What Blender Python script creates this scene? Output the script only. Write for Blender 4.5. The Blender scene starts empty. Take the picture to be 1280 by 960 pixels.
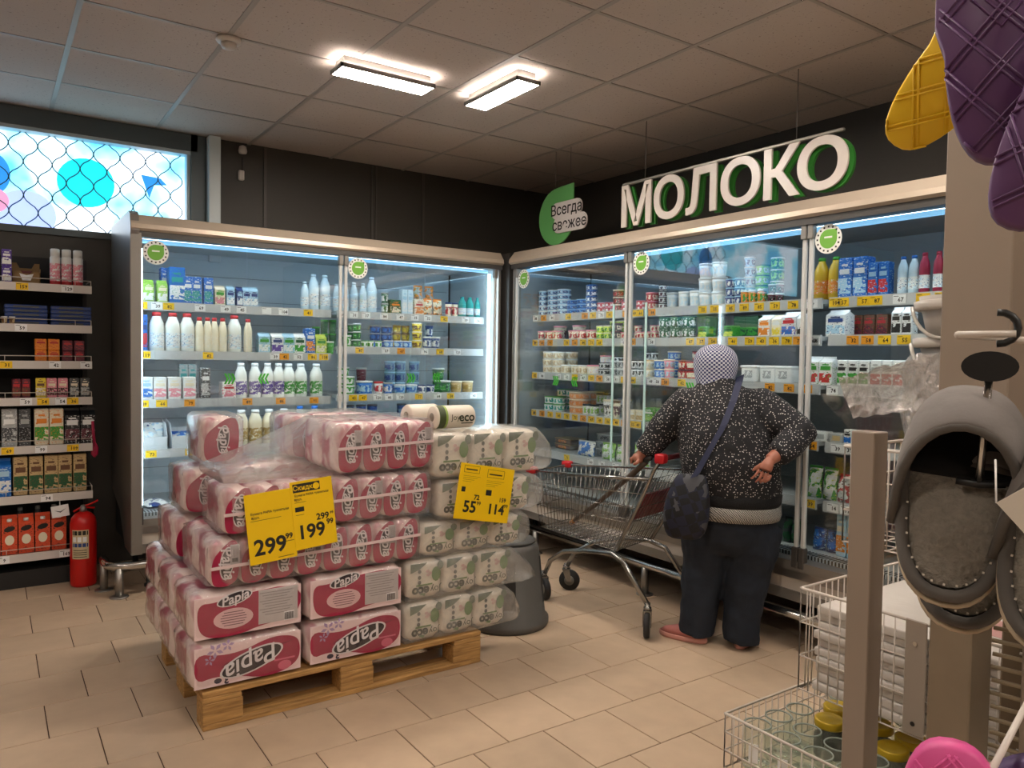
import bpy, bmesh, math, random
from mathutils import Vector, Matrix
random.seed(7)
PI = math.pi
S = bpy.context.scene
COL = S.collection

# ---------------------------------------------------------------- camera
H = 1.395
yaw, pit, roll = 0.60315, -0.03709, 0.01547
fv = Vector((math.sin(yaw)*math.cos(pit), math.cos(yaw)*math.cos(pit), math.sin(pit)))
rv = Vector((math.cos(yaw), -math.sin(yaw), 0)); uv = rv.cross(fv)
r2 = rv*math.cos(roll)+uv*math.sin(roll); u2 = -rv*math.sin(roll)+uv*math.cos(roll)
cam = bpy.data.cameras.new('camera'); camo = bpy.data.objects.new('camera', cam); COL.objects.link(camo)
cam.sensor_width = 36; cam.lens = 952.2/1280*36; cam.clip_start = 0.05
camo.matrix_world = Matrix(((r2.x, u2.x, -fv.x, 0), (r2.y, u2.y, -fv.y, 0), (r2.z, u2.z, -fv.z, H), (0, 0, 0, 1)))
S.camera = camo
# ---------------------------------------------------------------- world, exposure
wd = bpy.data.worlds.new('world'); S.world = wd; wd.use_nodes = True
wd.node_tree.nodes['Background'].inputs[0].default_value = (.55, .7, .95, 1)
wd.node_tree.nodes['Background'].inputs[1].default_value = .6
S.view_settings.view_transform = 'Standard'; S.view_settings.look = 'None'
S.view_settings.gamma = 1; S.view_settings.use_curve_mapping = False
S.view_settings.exposure = 1.3
LAMP = 40.0       # ceiling lamp emission
TUBE = 5.4        # refrigerator tubes and added fill strips
WINDOW = 0.95      # daylit window film
ZC = 2.8545

# ---------------------------------------------------------------- materials
MATS = {}
def lin(c):
    return tuple((x/12.92 if x <= .04045 else ((x+.055)/1.055)**2.4) for x in c)
def hx(s):
    return lin(tuple(int(s[i:i+2], 16)/255 for i in (0, 2, 4)))
def nodes_of(name):
    m = bpy.data.materials.new(name); m.use_nodes = True
    nt = m.node_tree; b = nt.nodes['Principled BSDF']
    return m, nt, b
def mat(name, col, rough=.5, metal=0, bump=0, bscale=60, var=0, spec=.5, alpha=None, trans=0):
    if name in MATS: return MATS[name]
    m, nt, b = nodes_of(name); c = hx(col) if isinstance(col, str) else col
    b.inputs['Base Color'].default_value = (*c, 1); b.inputs['Roughness'].default_value = rough
    b.inputs['Metallic'].default_value = metal; b.inputs['Specular IOR Level'].default_value = spec
    if trans: b.inputs['Transmission Weight'].default_value = trans
    if bump or var:
        tc = nt.nodes.new('ShaderNodeTexCoord'); n = nt.nodes.new('ShaderNodeTexNoise')
        n.inputs['Scale'].default_value = bscale; n.inputs['Detail'].default_value = 4
        nt.links.new(tc.outputs['Object'], n.inputs['Vector'])
        if var:
            mx = nt.nodes.new('ShaderNodeMix'); mx.data_type = 'RGBA'
            mx.inputs['A'].default_value = (*[x*(1-var) for x in c], 1); mx.inputs['B'].default_value = (*[min(1, x*(1+var)) for x in c], 1)
            nt.links.new(n.outputs['Fac'], mx.inputs['Factor']); nt.links.new(mx.outputs['Result'], b.inputs['Base Color'])
        if bump:
            bp = nt.nodes.new('ShaderNodeBump'); bp.inputs['Strength'].default_value = bump; bp.inputs['Distance'].default_value = .01
            nt.links.new(n.outputs['Fac'], bp.inputs['Height']); nt.links.new(bp.outputs['Normal'], b.inputs['Normal'])
    MATS[name] = m; return m
def emis(name, col, st):
    if name in MATS: return MATS[name]
    m, nt, b = nodes_of(name); c = hx(col)
    b.inputs['Base Color'].default_value = (*c, 1); b.inputs['Emission Color'].default_value = (*c, 1); b.inputs['Emission Strength'].default_value = st
    MATS[name] = m; return m
def pane_mat(name, tint=(1, 1, 1), f0=.045, rough=0.0, haze=0, hazecol=(1, 1, 1), bump=0, bscale=30, hazevar=False):
    """thin clear sheet: transparent, with a facing-angle mirror term, and some white haze"""
    if name in MATS: return MATS[name]
    m = bpy.data.materials.new(name); m.use_nodes = True; nt = m.node_tree; N = nt.nodes; L = nt.links
    N.remove(N['Principled BSDF']); out = N['Material Output']
    g = N.new('ShaderNodeNewGeometry'); d = N.new('ShaderNodeVectorMath'); d.operation = 'DOT_PRODUCT'
    nrm = g.outputs['Normal']
    n = None
    if bump or hazevar:
        tc = N.new('ShaderNodeTexCoord'); n = N.new('ShaderNodeTexNoise'); n.inputs['Scale'].default_value = bscale
        n.inputs['Detail'].default_value = 5; n.inputs['Distortion'].default_value = 1.2; L.new(tc.outputs['Object'], n.inputs['Vector'])
    if bump:
        bp = N.new('ShaderNodeBump'); bp.inputs['Strength'].default_value = bump; bp.inputs['Distance'].default_value = .02
        L.new(n.outputs['Fac'], bp.inputs['Height']); nrm = bp.outputs['Normal']
    L.new(g.outputs['Incoming'], d.inputs[0]); L.new(nrm, d.inputs[1])
    def math1(op, a, b=None):
        x = N.new('ShaderNodeMath'); x.operation = op; x.use_clamp = True
        for i, v in enumerate((a, b)):
            if v is None: continue
            if isinstance(v, (int, float)): x.inputs[i].default_value = v
            else: L.new(v, x.inputs[i])
        return x.outputs[0]
    x = N.new('ShaderNodeMath'); x.operation = 'ABSOLUTE'; L.new(d.outputs['Value'], x.inputs[0])
    fac = math1('ADD', math1('MULTIPLY', math1('POWER', math1('SUBTRACT', 1.0, x.outputs[0]), 5.0), 1-f0), f0)
    t = N.new('ShaderNodeBsdfTransparent'); t.inputs[0].default_value = (*tint, 1)
    gl = N.new('ShaderNodeBsdfGlossy'); gl.inputs['Roughness'].default_value = rough; gl.inputs[0].default_value = (1, 1, 1, 1)
    if bump: L.new(nrm, gl.inputs['Normal'])
    base = t.outputs[0]
    if haze:
        df = N.new('ShaderNodeBsdfDiffuse'); df.inputs[0].default_value = (*hazecol, 1)
        mh = N.new('ShaderNodeMixShader'); mh.inputs[0].default_value = haze
        if hazevar:
            mr = N.new('ShaderNodeMapRange'); mr.inputs['From Min'].default_value = .4; mr.inputs['From Max'].default_value = .68
            mr.inputs['To Min'].default_value = haze*.7; mr.inputs['To Max'].default_value = min(1, haze*1.7)
            L.new(n.outputs['Fac'], mr.inputs['Value']); L.new(mr.outputs['Result'], mh.inputs[0])
        L.new(base, mh.inputs[1]); L.new(df.outputs[0], mh.inputs[2]); base = mh.outputs[0]
    mx = N.new('ShaderNodeMixShader'); L.new(fac, mx.inputs[0]); L.new(base, mx.inputs[1]); L.new(gl.outputs[0], mx.inputs[2])
    L.new(mx.outputs[0], out.inputs['Surface'])
    MATS[name] = m; return m
def print_mat(c0, c1, c2, scale=34, t1=.56, t2=.62):
    """printed packaging: ground c0, blots of c1, small marks of c2"""
    key = 'print_%s_%s_%s_%s' % (c0, c1, c2, scale)
    if key in MATS: return MATS[key]
    m, nt, b = nodes_of(key); N = nt.nodes; L = nt.links
    b.inputs['Roughness'].default_value = .45
    tc = N.new('ShaderNodeTexCoord')
    def layer(prev, col, sc, th, stretch):
        mp = N.new('ShaderNodeMapping'); mp.inputs['Scale'].default_value = stretch; mp.inputs['Location'].default_value = (sc*.13, sc*.07, sc*.05)
        n = N.new('ShaderNodeTexNoise'); n.inputs['Scale'].default_value = sc; n.inputs['Detail'].default_value = 1
        r = N.new('ShaderNodeMapRange'); r.inputs['From Min'].default_value = th; r.inputs['From Max'].default_value = th+.03
        mx = N.new('ShaderNodeMix'); mx.data_type = 'RGBA'
        L.new(tc.outputs['Object'], mp.inputs[0]); L.new(mp.outputs[0], n.inputs['Vector']); L.new(n.outputs['Fac'], r.inputs['Value'])
        L.new(r.outputs['Result'], mx.inputs['Factor']); mx.inputs['B'].default_value = (*col, 1)
        if isinstance(prev, tuple): mx.inputs['A'].default_value = (*prev, 1)
        else: L.new(prev, mx.inputs['A'])
        return mx.outputs['Result']
    c = layer(CC[c0], CC[c1], scale, t1, (1, 1, 1)); c = layer(c, CC[c2], scale*2.2, t2, (1, 1, 2.2))
    L.new(c, b.inputs['Base Color']); MATS[key] = m; return m
PAL = dict(lgreen='9fd35a', green='3f9b35', dgreen='1d5a35', lime='cfe05a', white='e9ebea', cream='ece2c8', milk='eef0ea', blue='1f6fc8', lblue='a8cfe6', navy='25407f', iceblue='cfe6f2',
 teal='1d9a96', pink='e58fa0', red='c1272d', crimson='a81a45', maroon='5e2230', purple='5b3f99', orange='e88a2a', yellow='e8cf3a', ochre='a98a3a', brown='6d4a2f', tan='c9ad7c', peach='e0ae84',
 grey='a9adad', dgrey='4a4d50', steel='6f8fa3', black='1b1b1d', juice='d9b233', papia='9e1440', papiapink='e6c6cc', lilac='9c86b0')
CC = {k: hx(v) for k, v in PAL.items()}
def pm(c, rough=.45): return mat('paint_'+c, CC[c], rough)

steel = mat('brushed_steel', '9a9691', .34, .85, .05, 90); chrome = mat('chrome', 'c9c9c6', .16, 1)
grey_metal = mat('grey_frame_metal', '8b867f', .4, .55); canopy_m = mat('champagne_canopy', 'b9aa98', .38, .35)
dark_frame = mat('dark_door_rail', '4f4c49', .45, .4); white_pl = mat('white_plastic', 'dedcd8', .4); black_pl = mat('black_plastic', '151515', .45)
interior_m = mat('fridge_liner', 'c3d0d6', .5); interior_d = mat('fridge_liner_grey', '868e92', .55); strip_m = mat('price_strip', 'bfc2c4', .35)
glass_m = pane_mat('door_glass', (.95, .98, .98), .075); yellow_card = mat('yellow_card', 'f2c40a', .5); white_card = mat('white_card', 'ececec', .5); orange_card = mat('orange_card', 'f0a01c', .5)
ink = mat('black_ink', '17140f', .6); white_wire = mat('white_coated_wire', 'c9bfb4', .4); beige_metal = mat('beige_powder_coat', '8f8072', .42)
film_m = pane_mat('shrink_film', (.97, .95, .94), .05, .16, .12, (.88, .78, .76), .45, 22, True)
film_t = pane_mat('thin_shrink_film', (.985, .975, .97), .045, .14, .035, (.88, .8, .78), .4, 24, True)
film_w = pane_mat('milky_film', (.97, .97, .96), .05, .18, .17, (.87, .85, .81), .45, 20, True)
film_c = pane_mat('crinkled_clear_film', (.96, .95, .94), .16, .14, .2, (.8, .77, .74), 1.0, 38, True)
wood_m, _nt, _b = nodes_of('pallet_wood')
def _wood():
    N, L = _nt.nodes, _nt.links; tc = N.new('ShaderNodeTexCoord'); mp = N.new('ShaderNodeMapping'); mp.inputs['Scale'].default_value = (2, 26, 26)
    n = N.new('ShaderNodeTexNoise'); n.inputs['Scale'].default_value = 3; n.inputs['Detail'].default_value = 6; n.inputs['Distortion'].default_value = .8
    cr = N.new('ShaderNodeValToRGB'); cr.color_ramp.elements[0].position = .3; cr.color_ramp.elements[0].color = (*hx('8a6538'), 1); cr.color_ramp.elements[1].position = .7; cr.color_ramp.elements[1].color = (*hx('c79a5c'), 1)
    L.new(tc.outputs['Object'], mp.inputs[0]); L.new(mp.outputs[0], n.inputs['Vector']); L.new(n.outputs['Fac'], cr.inputs[0]); L.new(cr.outputs[0], _b.inputs['Base Color']); _b.inputs['Roughness'].default_value = .7
_wood(); MATS['pallet_wood'] = wood_m

# ---------------------------------------------------------------- mesh helpers
class MB:
    def __init__(s): s.v = []; s.f = []; s.m = []; s.sm = []
    def add(s, vs, fs, m=0, smooth=False):
        o = len(s.v); s.v += [tuple(v) for v in vs]
        for f in fs: s.f.append(tuple(i+o for i in f)); s.m.append(m); s.sm.append(smooth)
        return s
    def box(s, x0, x1, y0, y1, z0, z1, m=0):
        v = [(x, y, z) for z in (z0, z1) for y in (y0, y1) for x in (x0, x1)]
        return s.add(v, [(0, 2, 3, 1), (4, 5, 7, 6), (0, 1, 5, 4), (2, 6, 7, 3), (0, 4, 6, 2), (1, 3, 7, 5)], m)
    def cbox(s, c, d, m=0): return s.box(c[0]-d[0]/2, c[0]+d[0]/2, c[1]-d[1]/2, c[1]+d[1]/2, c[2]-d[2]/2, c[2]+d[2]/2, m)
    def bbox(s, x0, x1, y0, y1, z0, z1, r=.005, m=0, seg=1):
        bm = bmesh.new(); bmesh.ops.create_cube(bm, size=1)
        for v in bm.verts: v.co = Vector(((x0+x1)/2+v.co.x*(x1-x0), (y0+y1)/2+v.co.y*(y1-y0), (z0+z1)/2+v.co.z*(z1-z0)))
        bmesh.ops.bevel(bm, geom=bm.edges[:], offset=r, segments=seg, affect='EDGES', profile=.5)
        bm.verts.index_update(); s.add([v.co[:] for v in bm.verts], [tuple(v.index for v in f.verts) for f in bm.faces], m, seg > 1); bm.free(); return s
    def lathe(s, prof, c=(0, 0, 0), n=14, m=0, sx=1, sy=1, caps=True):
        vs = []; fs = []
        for r, z in prof:
            for k in range(n): a = 2*PI*k/n; vs.append((c[0]+r*sx*math.cos(a), c[1]+r*sy*math.sin(a), c[2]+z))
        for i in range(len(prof)-1):
            for k in range(n): a = i*n+k; b = i*n+(k+1) % n; fs.append((a, b, b+n, a+n))
        if caps: fs.append(tuple(range(n-1, -1, -1))); fs.append(tuple((len(prof)-1)*n+k for k in range(n)))
        return s.add(vs, fs, m, True)
    def loft(s, rings, m=0, caps=True, closed=True, smooth=True):
        n = len(rings[0]); vs = [p for r in rings for p in r]; fs = []
        for i in range(len(rings)-1):
            for k in range(n if closed else n-1): a = i*n+k; b = i*n+(k+1) % n; fs.append((a, b, b+n, a+n))
        if caps: fs.append(tuple(range(n-1, -1, -1))); fs.append(tuple((len(rings)-1)*n+k for k in range(n)))
        return s.add(vs, fs, m, smooth)
    def tube(s, pts, r, n=8, m=0, closed=False, caps=True, rs=None):
        pts = [Vector(p) for p in pts]; rings = []; N = len(pts); pu = None
        for i, p in enumerate(pts):
            if closed: t = pts[(i+1) % N]-pts[i-1]
            else: t = pts[min(i+1, N-1)]-pts[max(i-1, 0)]
            t.normalize()
            if pu is None: pu = t.orthogonal().normalized()
            u = (pu-t*pu.dot(t)); u = u.normalized() if u.length > 1e-6 else t.orthogonal().normalized(); pu = u; w = t.cross(u)
            rr = rs[i] if rs else r
            rings.append([(p+u*math.cos(2*PI*k/n)*rr+w*math.sin(2*PI*k/n)*rr)[:] for k in range(n)])
        if closed: rings.append(rings[0])
        return s.loft(rings, m, caps and not closed)
    def bar(s, a, b, r, n=6, m=0): return s.tube([a, b], r, n, m)
    def prism(s, pts, o, ux, uy, un, t, m=0):
        """outline pts (2D) at o with axes ux, uy extruded by t along un"""
        o, ux, uy, un = Vector(o), Vector(ux), Vector(uy), Vector(un); n = len(pts)
        a = [o+ux*p[0]+uy*p[1] for p in pts]; b = [p+un*t for p in a]
        return s.add([p[:] for p in a+b], [tuple(range(n-1, -1, -1)), tuple(range(n, 2*n))]+[(k, (k+1) % n, n+(k+1) % n, n+k) for k in range(n)], m)
    def mesh_in(s, me, M, m=0):
        return s.add([(M @ v.co)[:] for v in me.vertices], [tuple(p.vertices) for p in me.polygons], m)
    def mesh(s, name, mats):
        me = bpy.data.meshes.new(name); me.from_pydata(s.v, [], s.f)
        for mm in mats: me.materials.append(mm)
        me.polygons.foreach_set('material_index', s.m); me.polygons.foreach_set('use_smooth', s.sm); me.update(); return me
    def build(s, name, mats, parent=None, loc=(0, 0, 0), rz=0):
        if not isinstance(mats, (list, tuple)): mats = [mats]
        return put(name, s.mesh(name, mats), parent, loc, rz)
def put(name, me, parent=None, loc=(0, 0, 0), rz=0):
    o = bpy.data.objects.new(name, me); COL.objects.link(o); o.location = loc
    if rz: o.rotation_euler = (0, 0, rz)
    if parent: o.parent = parent
    return o
def tag(o, label, cat, group=None):
    o['label'] = label; o['category'] = cat
    if group: o['group'] = group
    return o
def thing(name, label, cat, loc=(0, 0, 0), rz=0, group=None):
    o = put(name, None, None, loc, rz); return tag(o, label, cat, group)
def struct(o): o['kind'] = 'structure'; return o
def weighted(o, ang=35):
    return o
def modify(o, voxel=None, smooth=0, sub=0):
    if voxel:
        m = o.modifiers.new('remesh', 'REMESH'); m.mode = 'VOXEL'; m.voxel_size = voxel; m.use_smooth_shade = True
    if smooth:
        m = o.modifiers.new('smooth', 'SMOOTH'); m.iterations = smooth; m.factor = .5
    if sub:
        m = o.modifiers.new('subsurf', 'SUBSURF'); m.levels = sub; m.render_levels = sub
    return o
_T = {}
def text_mesh(txt, size=1, shear=0, offset=0, extrude=0, res=2, align='CENTER', space=1.0):
    k = (txt, size, shear, offset, extrude, res, align, space)
    if k in _T: return _T[k]
    cu = bpy.data.curves.new('text', 'FONT'); cu.body = txt; cu.size = size; cu.shear = shear; cu.offset = offset; cu.extrude = extrude
    cu.resolution_u = res; cu.align_x = align; cu.align_y = 'CENTER'; cu.space_character = space
    ob = bpy.data.objects.new('text', cu); COL.objects.link(ob); dg = bpy.context.evaluated_depsgraph_get(); dg.update()
    me = bpy.data.meshes.new_from_object(ob.evaluated_get(dg)); bpy.data.objects.remove(ob); bpy.data.curves.remove(cu)
    _T[k] = me; return me
def soft(pts, it=2):
    for _ in range(it):
        r = []
        for i in range(len(pts)):
            a, b = pts[i], pts[(i+1) % len(pts)]; r += [(a[0]*.75+b[0]*.25, a[1]*.75+b[1]*.25), (a[0]*.25+b[0]*.75, a[1]*.25+b[1]*.75)]
        pts = r
    return pts
def frame_m(o, ux, uy, un=None):
    ux, uy = Vector(ux).normalized(), Vector(uy).normalized(); un = Vector(un).normalized() if un else ux.cross(uy)
    return Matrix(((ux.x, uy.x, un.x, o[0]), (ux.y, uy.y, un.y, o[1]), (ux.z, uy.z, un.z, o[2]), (0, 0, 0, 1)))
def ell(n, rx, ry, c=(0, 0)): return [(c[0]+rx*math.cos(2*PI*k/n), c[1]+ry*math.sin(2*PI*k/n)) for k in range(n)]
ORD = ['first', 'second', 'third', 'fourth', 'fifth', 'sixth', 'seventh', 'eighth', 'ninth', 'tenth', 'eleventh', 'twelfth', 'thirteenth', 'fourteenth', 'fifteenth', 'sixteenth']

# ================================================================ SETTING
TP = .3048
tile_m, _tn, _tb = nodes_of('floor_tile')
def _tile():
    N, L = _tn.nodes, _tn.links; tc = N.new('ShaderNodeTexCoord'); oi = N.new('ShaderNodeObjectInfo'); n = N.new('ShaderNodeTexNoise'); n.inputs['Scale'].default_value = 9; n.inputs['Detail'].default_value = 6
    ad = N.new('ShaderNodeVectorMath'); L.new(tc.outputs['Object'], ad.inputs[0]); L.new(oi.outputs['Random'], ad.inputs[1]); L.new(ad.outputs[0], n.inputs['Vector'])
    mx = N.new('ShaderNodeMix'); mx.data_type = 'RGBA'; mx.inputs['A'].default_value = (*hx('a8927b'), 1); mx.inputs['B'].default_value = (*hx('c2aa90'), 1)
    L.new(n.outputs['Fac'], mx.inputs['Factor'])
    hs = N.new('ShaderNodeHueSaturation'); mr = N.new('ShaderNodeMapRange'); mr.inputs['To Min'].default_value = .93; mr.inputs['To Max'].default_value = 1.06
    L.new(oi.outputs['Random'], mr.inputs['Value']); L.new(mr.outputs['Result'], hs.inputs['Value']); L.new(mx.outputs['Result'], hs.inputs['Color'])
    L.new(hs.outputs[0], _tb.inputs['Base Color']); _tb.inputs['Roughness'].default_value = .42; _tb.inputs['Specular IOR Level'].default_value = .35
_tile()
def brick_mat(name, c1, c2, mortar, w, h, off, ox, oy, ms):
    m, nt, b = nodes_of(name); N, L = nt.nodes, nt.links; tc = N.new('ShaderNodeTexCoord'); mp = N.new('ShaderNodeMapping'); mp.inputs['Location'].default_value = (-ox, -oy, 0)
    k = N.new('ShaderNodeTexBrick'); k.offset = off; k.inputs['Scale'].default_value = 1; k.inputs['Brick Width'].default_value = w; k.inputs['Row Height'].default_value = h
    k.inputs['Mortar Size'].default_value = ms; k.inputs['Color1'].default_value = (*hx(c1), 1); k.inputs['Color2'].default_value = (*hx(c2), 1); k.inputs['Mortar'].default_value = (*hx(mortar), 1)
    L.new(tc.outputs['Object'], mp.inputs[0]); L.new(mp.outputs[0], k.inputs['Vector']); L.new(k.outputs['Color'], b.inputs['Base Color']); b.inputs['Roughness'].default_value = .5; return m
far_tile = brick_mat('floor_tile_far', 'b09c86', 'b8a48d', '5a4637', TP, TP, .5, .171, 2.831, .002)
grout = mat('tile_grout', '4a3526', .9)
X0, X1, Y0, Y1 = -3.6, 4.2, -3.6, 5.55
tx0, tx1, ty0, ty1 = -.55, 3.75, 2.831-5*TP, 2.831+9*TP
fl = MB()
fl.box(tx0, tx1, ty0, ty1, -.08, -.003, 0)
for a in ((X0, tx0, Y0, Y1), (tx1, X1, Y0, Y1), (tx0, tx1, Y0, ty0), (tx0, tx1, ty1, Y1)): fl.box(*a, -.08, 0, 1)
floor = struct(fl.build('floor', [grout, far_tile]))
tm = MB().bbox(.002, TP-.002, .002, TP-.002, -.008, 0, .0012).mesh('tile', [tile_m])
row = 0; y = ty0; tcache = {}
while y < ty1-.01:
    k = round((y-2.831)/TP)
    off = .171 if k % 2 else .171+TP/2
    x = off-4*TP
    while x < tx1:
        a, b = max(x, tx0), min(x+TP, tx1)
        if b-a > TP-.002: put('tile', tm, floor, (x, y, 0))
        elif b-a > .01: put('tile', MB().bbox(.001, b-a-.0015, .001, TP-.0015, -.008, 0, .0012).mesh('tile', [tile_m]), floor, (a, y, 0))
        x += TP
    y += TP
# ceiling
ceil_m, _cn, _cb = nodes_of('mineral_ceiling_tile')
def _ceil():
    N, L = _cn.nodes, _cn.links; tc = N.new('ShaderNodeTexCoord'); v = N.new('ShaderNodeTexNoise'); v.inputs['Scale'].default_value = 70; v.inputs['Detail'].default_value = 2
    cr = N.new('ShaderNodeValToRGB'); cr.color_ramp.elements[0].position = .29; cr.color_ramp.elements[0].color = (*hx('8c8079'), 1); cr.color_ramp.elements[1].position = .36; cr.color_ramp.elements[1].color = (*hx('bcb0a8'), 1)
    g = N.new('ShaderNodeNewGeometry')
    L.new(g.outputs['Position'], v.inputs['Vector']); L.new(v.outputs['Fac'], cr.inputs[0]); L.new(cr.outputs[0], _cb.inputs['Base Color']); _cb.inputs['Roughness'].default_value = .9
_ceil()
bar_m = mat('ceiling_grid_bar', '9d958e', .45); far_ceil = brick_mat('ceiling_far', 'b9ada5', 'b4a8a0', '8e867f', .6, .6, 0, .333, 4.915, .01)
gx0, gx1, gy0, gy1 = .333-.6*4, X1, 4.915-.6*7, Y1
cl = MB(); cl.box(gx0, gx1, gy0, gy1, ZC+.02, ZC+.1, 0)
for a in ((X0, gx0, Y0, Y1), (gx0, X1, Y0, gy0)): cl.box(*a, ZC, ZC+.1, 1)
ceiling = struct(cl.build('ceiling', [mat('ceiling_void', '55504c', .9), far_ceil]))
ctm = MB().bbox(.009, .591, .009, .591, .002, .018, .003).mesh('ceiling_tile', [ceil_m])
for i in range(-4, 7):
    for j in range(-1, 7):
        x = .333+.6*i; y = 4.915-.6*j
        w = min(.6, X1-x)
        y2 = min(y, Y1)
        if j == -1: continue
        if w > .59: put('ceiling_tile', ctm, ceiling, (x, y-.6, ZC))
        else: put('ceiling_tile', MB().bbox(.009, w-.001, .009, .591, .002, .018, .003).mesh('ceiling_tile', [ceil_m]), ceiling, (x, y-.6, ZC))
for i in range(-4, 7):
    x = .333+.6*i; w = min(.6, X1-x)
    put('ceiling_tile', MB().bbox(.009, w-.009, .009, .625, .002, .018, .003).mesh('ceiling_tile', [ceil_m]), ceiling, (x, 4.915, ZC))
for i in range(-4, 7): MB().box(-.012, .012, gy0, gy1, -.001, .012).build('grid_bar', bar_m, ceiling, (.333+.6*i, 0, ZC))
for j in range(0, 8): MB().box(gx0, gx1, -.009, .009, .0, .011).build('grid_bar', bar_m, ceiling, (0, 4.915-.6*j, ZC))
# walls
wall_m = mat('charcoal_wall', '3d3933', .55, 0, .02, 40, .06); wall_l = mat('pale_store_wall', 'b5aca2', .7); trimg = mat('window_frame_grey', '50585a', .5, .2)
wx0, wx1, wz0, wz1 = -1.6, 1.155, 2.13, 2.752
wb = MB(); wb.box(X0, wx0, Y1, Y1+.12, 0, ZC+.1); wb.box(wx1, X1+.12, Y1, Y1+.12, 0, ZC+.1); wb.box(wx0, wx1, Y1, Y1+.12, 0, wz0); wb.box(wx0, wx1, Y1, Y1+.12, wz1, ZC+.1)
wall_back = struct(wb.build('wall_back', wall_m))
for x, w in ((1.646, .022), (2.47, .012), (2.505, .012), (2.918, .018)): MB().box(x-w/2, x+w/2, Y1-.012, Y1+.001, 1.2, ZC).build('batten', mat('wall_batten', '4a4640', .5), wall_back)
wall_right = struct(MB().box(X1, X1+.12, Y0, Y1, 0, ZC+.1).build('wall_right', wall_m))
struct(MB().box(X0-.12, X0, Y0, Y1, 0, ZC+.1).build('wall_left', wall_l)); struct(MB().box(X0, X1, Y0-.12, Y0, 0, ZC+.1).build('wall_front', wall_l))
# window with printed film, lit from outside
wm, nt, b = nodes_of('backlit_window_film'); N, L = nt.nodes, nt.links
tc = N.new('ShaderNodeTexCoord'); n = N.new('ShaderNodeTexNoise'); n.inputs['Scale'].default_value = 2.6; n.inputs['Detail'].default_value = 3; L.new(tc.outputs['Object'], n.inputs['Vector'])
cr = N.new('ShaderNodeValToRGB'); e = cr.color_ramp.elements; e[0].position = .36; e[0].color = (*hx('4fb4e6'), 1); e[1].position = .56; e[1].color = (*hx('e4f2ff'), 1); k = e.new(.46); k.color = (*hx('98dcf2'), 1)
L.new(n.outputs['Fac'], cr.inputs[0]); L.new(cr.outputs[0], b.inputs['Emission Color']); L.new(cr.outputs[0], b.inputs['Base Color']); b.inputs['Emission Strength'].default_value = WINDOW
win = struct(put('window_1', None, None, (0, Y1, 0)))
MB().box(wx0, wx1, .07, .08, wz0, wz1).build('pane', wm, win)
fr = MB(); fr.box(wx0, wx1, -.02, .07, wz0-.03, wz0+.012); fr.box(wx0, wx1+.03, -.03, .07, wz1-.012, ZC-.002); fr.box(wx1-.012, wx1+.085, -.03, .07, wz0, ZC-.002)
fr.build('window_frame', trimg, win)
MB().box(wx0, wx1-.012, -.022, .068, wz1-.035, wz1-.012).build('window_sash', mat('pale_sash', 'aebcc4', .4), win)
MB().box(wx1-.034, wx1-.012, -.005, .068, wz0, wz1-.035).build('window_sash', MATS['pale_sash'], win)
def disc(name, c, r, m, sx=1, n=28): return MB().prism(ell(n, r*sx, r), c, (1, 0, 0), (0, 0, 1), (0, -1, 0), .002).build(name, m, win)
disc('printed_disc', (.53, .069, 2.46), .155, emis('cyan_print', '18cfe0', WINDOW*.62), 1.05)
disc('printed_shape', (.02, .0685, 2.45), .13, emis('blue_print', '2b86d8', WINDOW*.6), .8); disc('printed_shape', (.2, .068, 2.22), .15, emis('lilac_print', '9fb4ee', WINDOW*.7), 1.1); disc('printed_shape', (.02, .0672, 2.29), .08, emis('pink_print', 'd98fb4', WINDOW*.6), 1.2)
MB().prism([(-.05, .06), (.07, .05), (.11, .01), (.03, .0), (.0, -.09)], (.9, .069, 2.5), (1, 0, 0), (0, 0, 1), (0, -1, 0), .002).build('printed_shape', MATS['blue_print'], win)
p_, T_ = .076, .205
for k in range(-3, int((wx1+.05)/p_)):
    pts = []
    for q in range(37):
        z = wz0+(wz1-wz0)*q/36; c = math.cos(2*PI*(z-wz0)/T_); c = math.copysign(abs(c)**.8, c)
        pts.append((k*p_+(-1)**k*p_/2*c, .045, z))
    MB().tube(pts, .0035, 5).build('grille_bar', mat('grille_paint', '3c6f86', .5), win)
struct(MB().bbox(1.243, 1.32, -.1, 0, 2.0, ZC-.002, .004).build('trim_1', mat('white_reveal', 'c9d2d4', .4), None, (0, Y1, 0)))

# ================================================================ LAMPS
def lamp(x, y, along, label, l=.52, w=.15):
    t = thing('ceiling_light', label, 'ceiling light', (x, y, ZC), 0 if along == 'x' else PI/2, 'surface panel lamps')
    MB().box(-l/2+.02, l/2-.02, -w/2+.02, w/2-.02, -.045, -.001).build('housing', mat('lamp_housing', '6f6a66', .5), t)
    fr = MB(); fr.box(-l/2, l/2, -w/2, -w/2+.008, -.062, -.042); fr.box(-l/2, l/2, w/2-.008, w/2, -.062, -.042); fr.box(-l/2, -l/2+.008, -w/2, w/2, -.062, -.042); fr.box(l/2-.008, l/2, -w/2, w/2, -.062, -.042)
    fr.build('frame', MATS['lamp_housing'], t)
    MB().box(-l/2+.008, l/2-.008, -w/2+.008, w/2-.008, -.062, -.046).build('diffuser', emis('lamp_diffuser', 'fff3e6', LAMP), t)
lamp(1.69, 3.655, 'x', 'glowing panel lamp lying lengthwise, left of the two in view')
lamp(2.29, 3.475, 'y', 'glowing panel lamp pointing at the viewer, right of the two')
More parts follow.
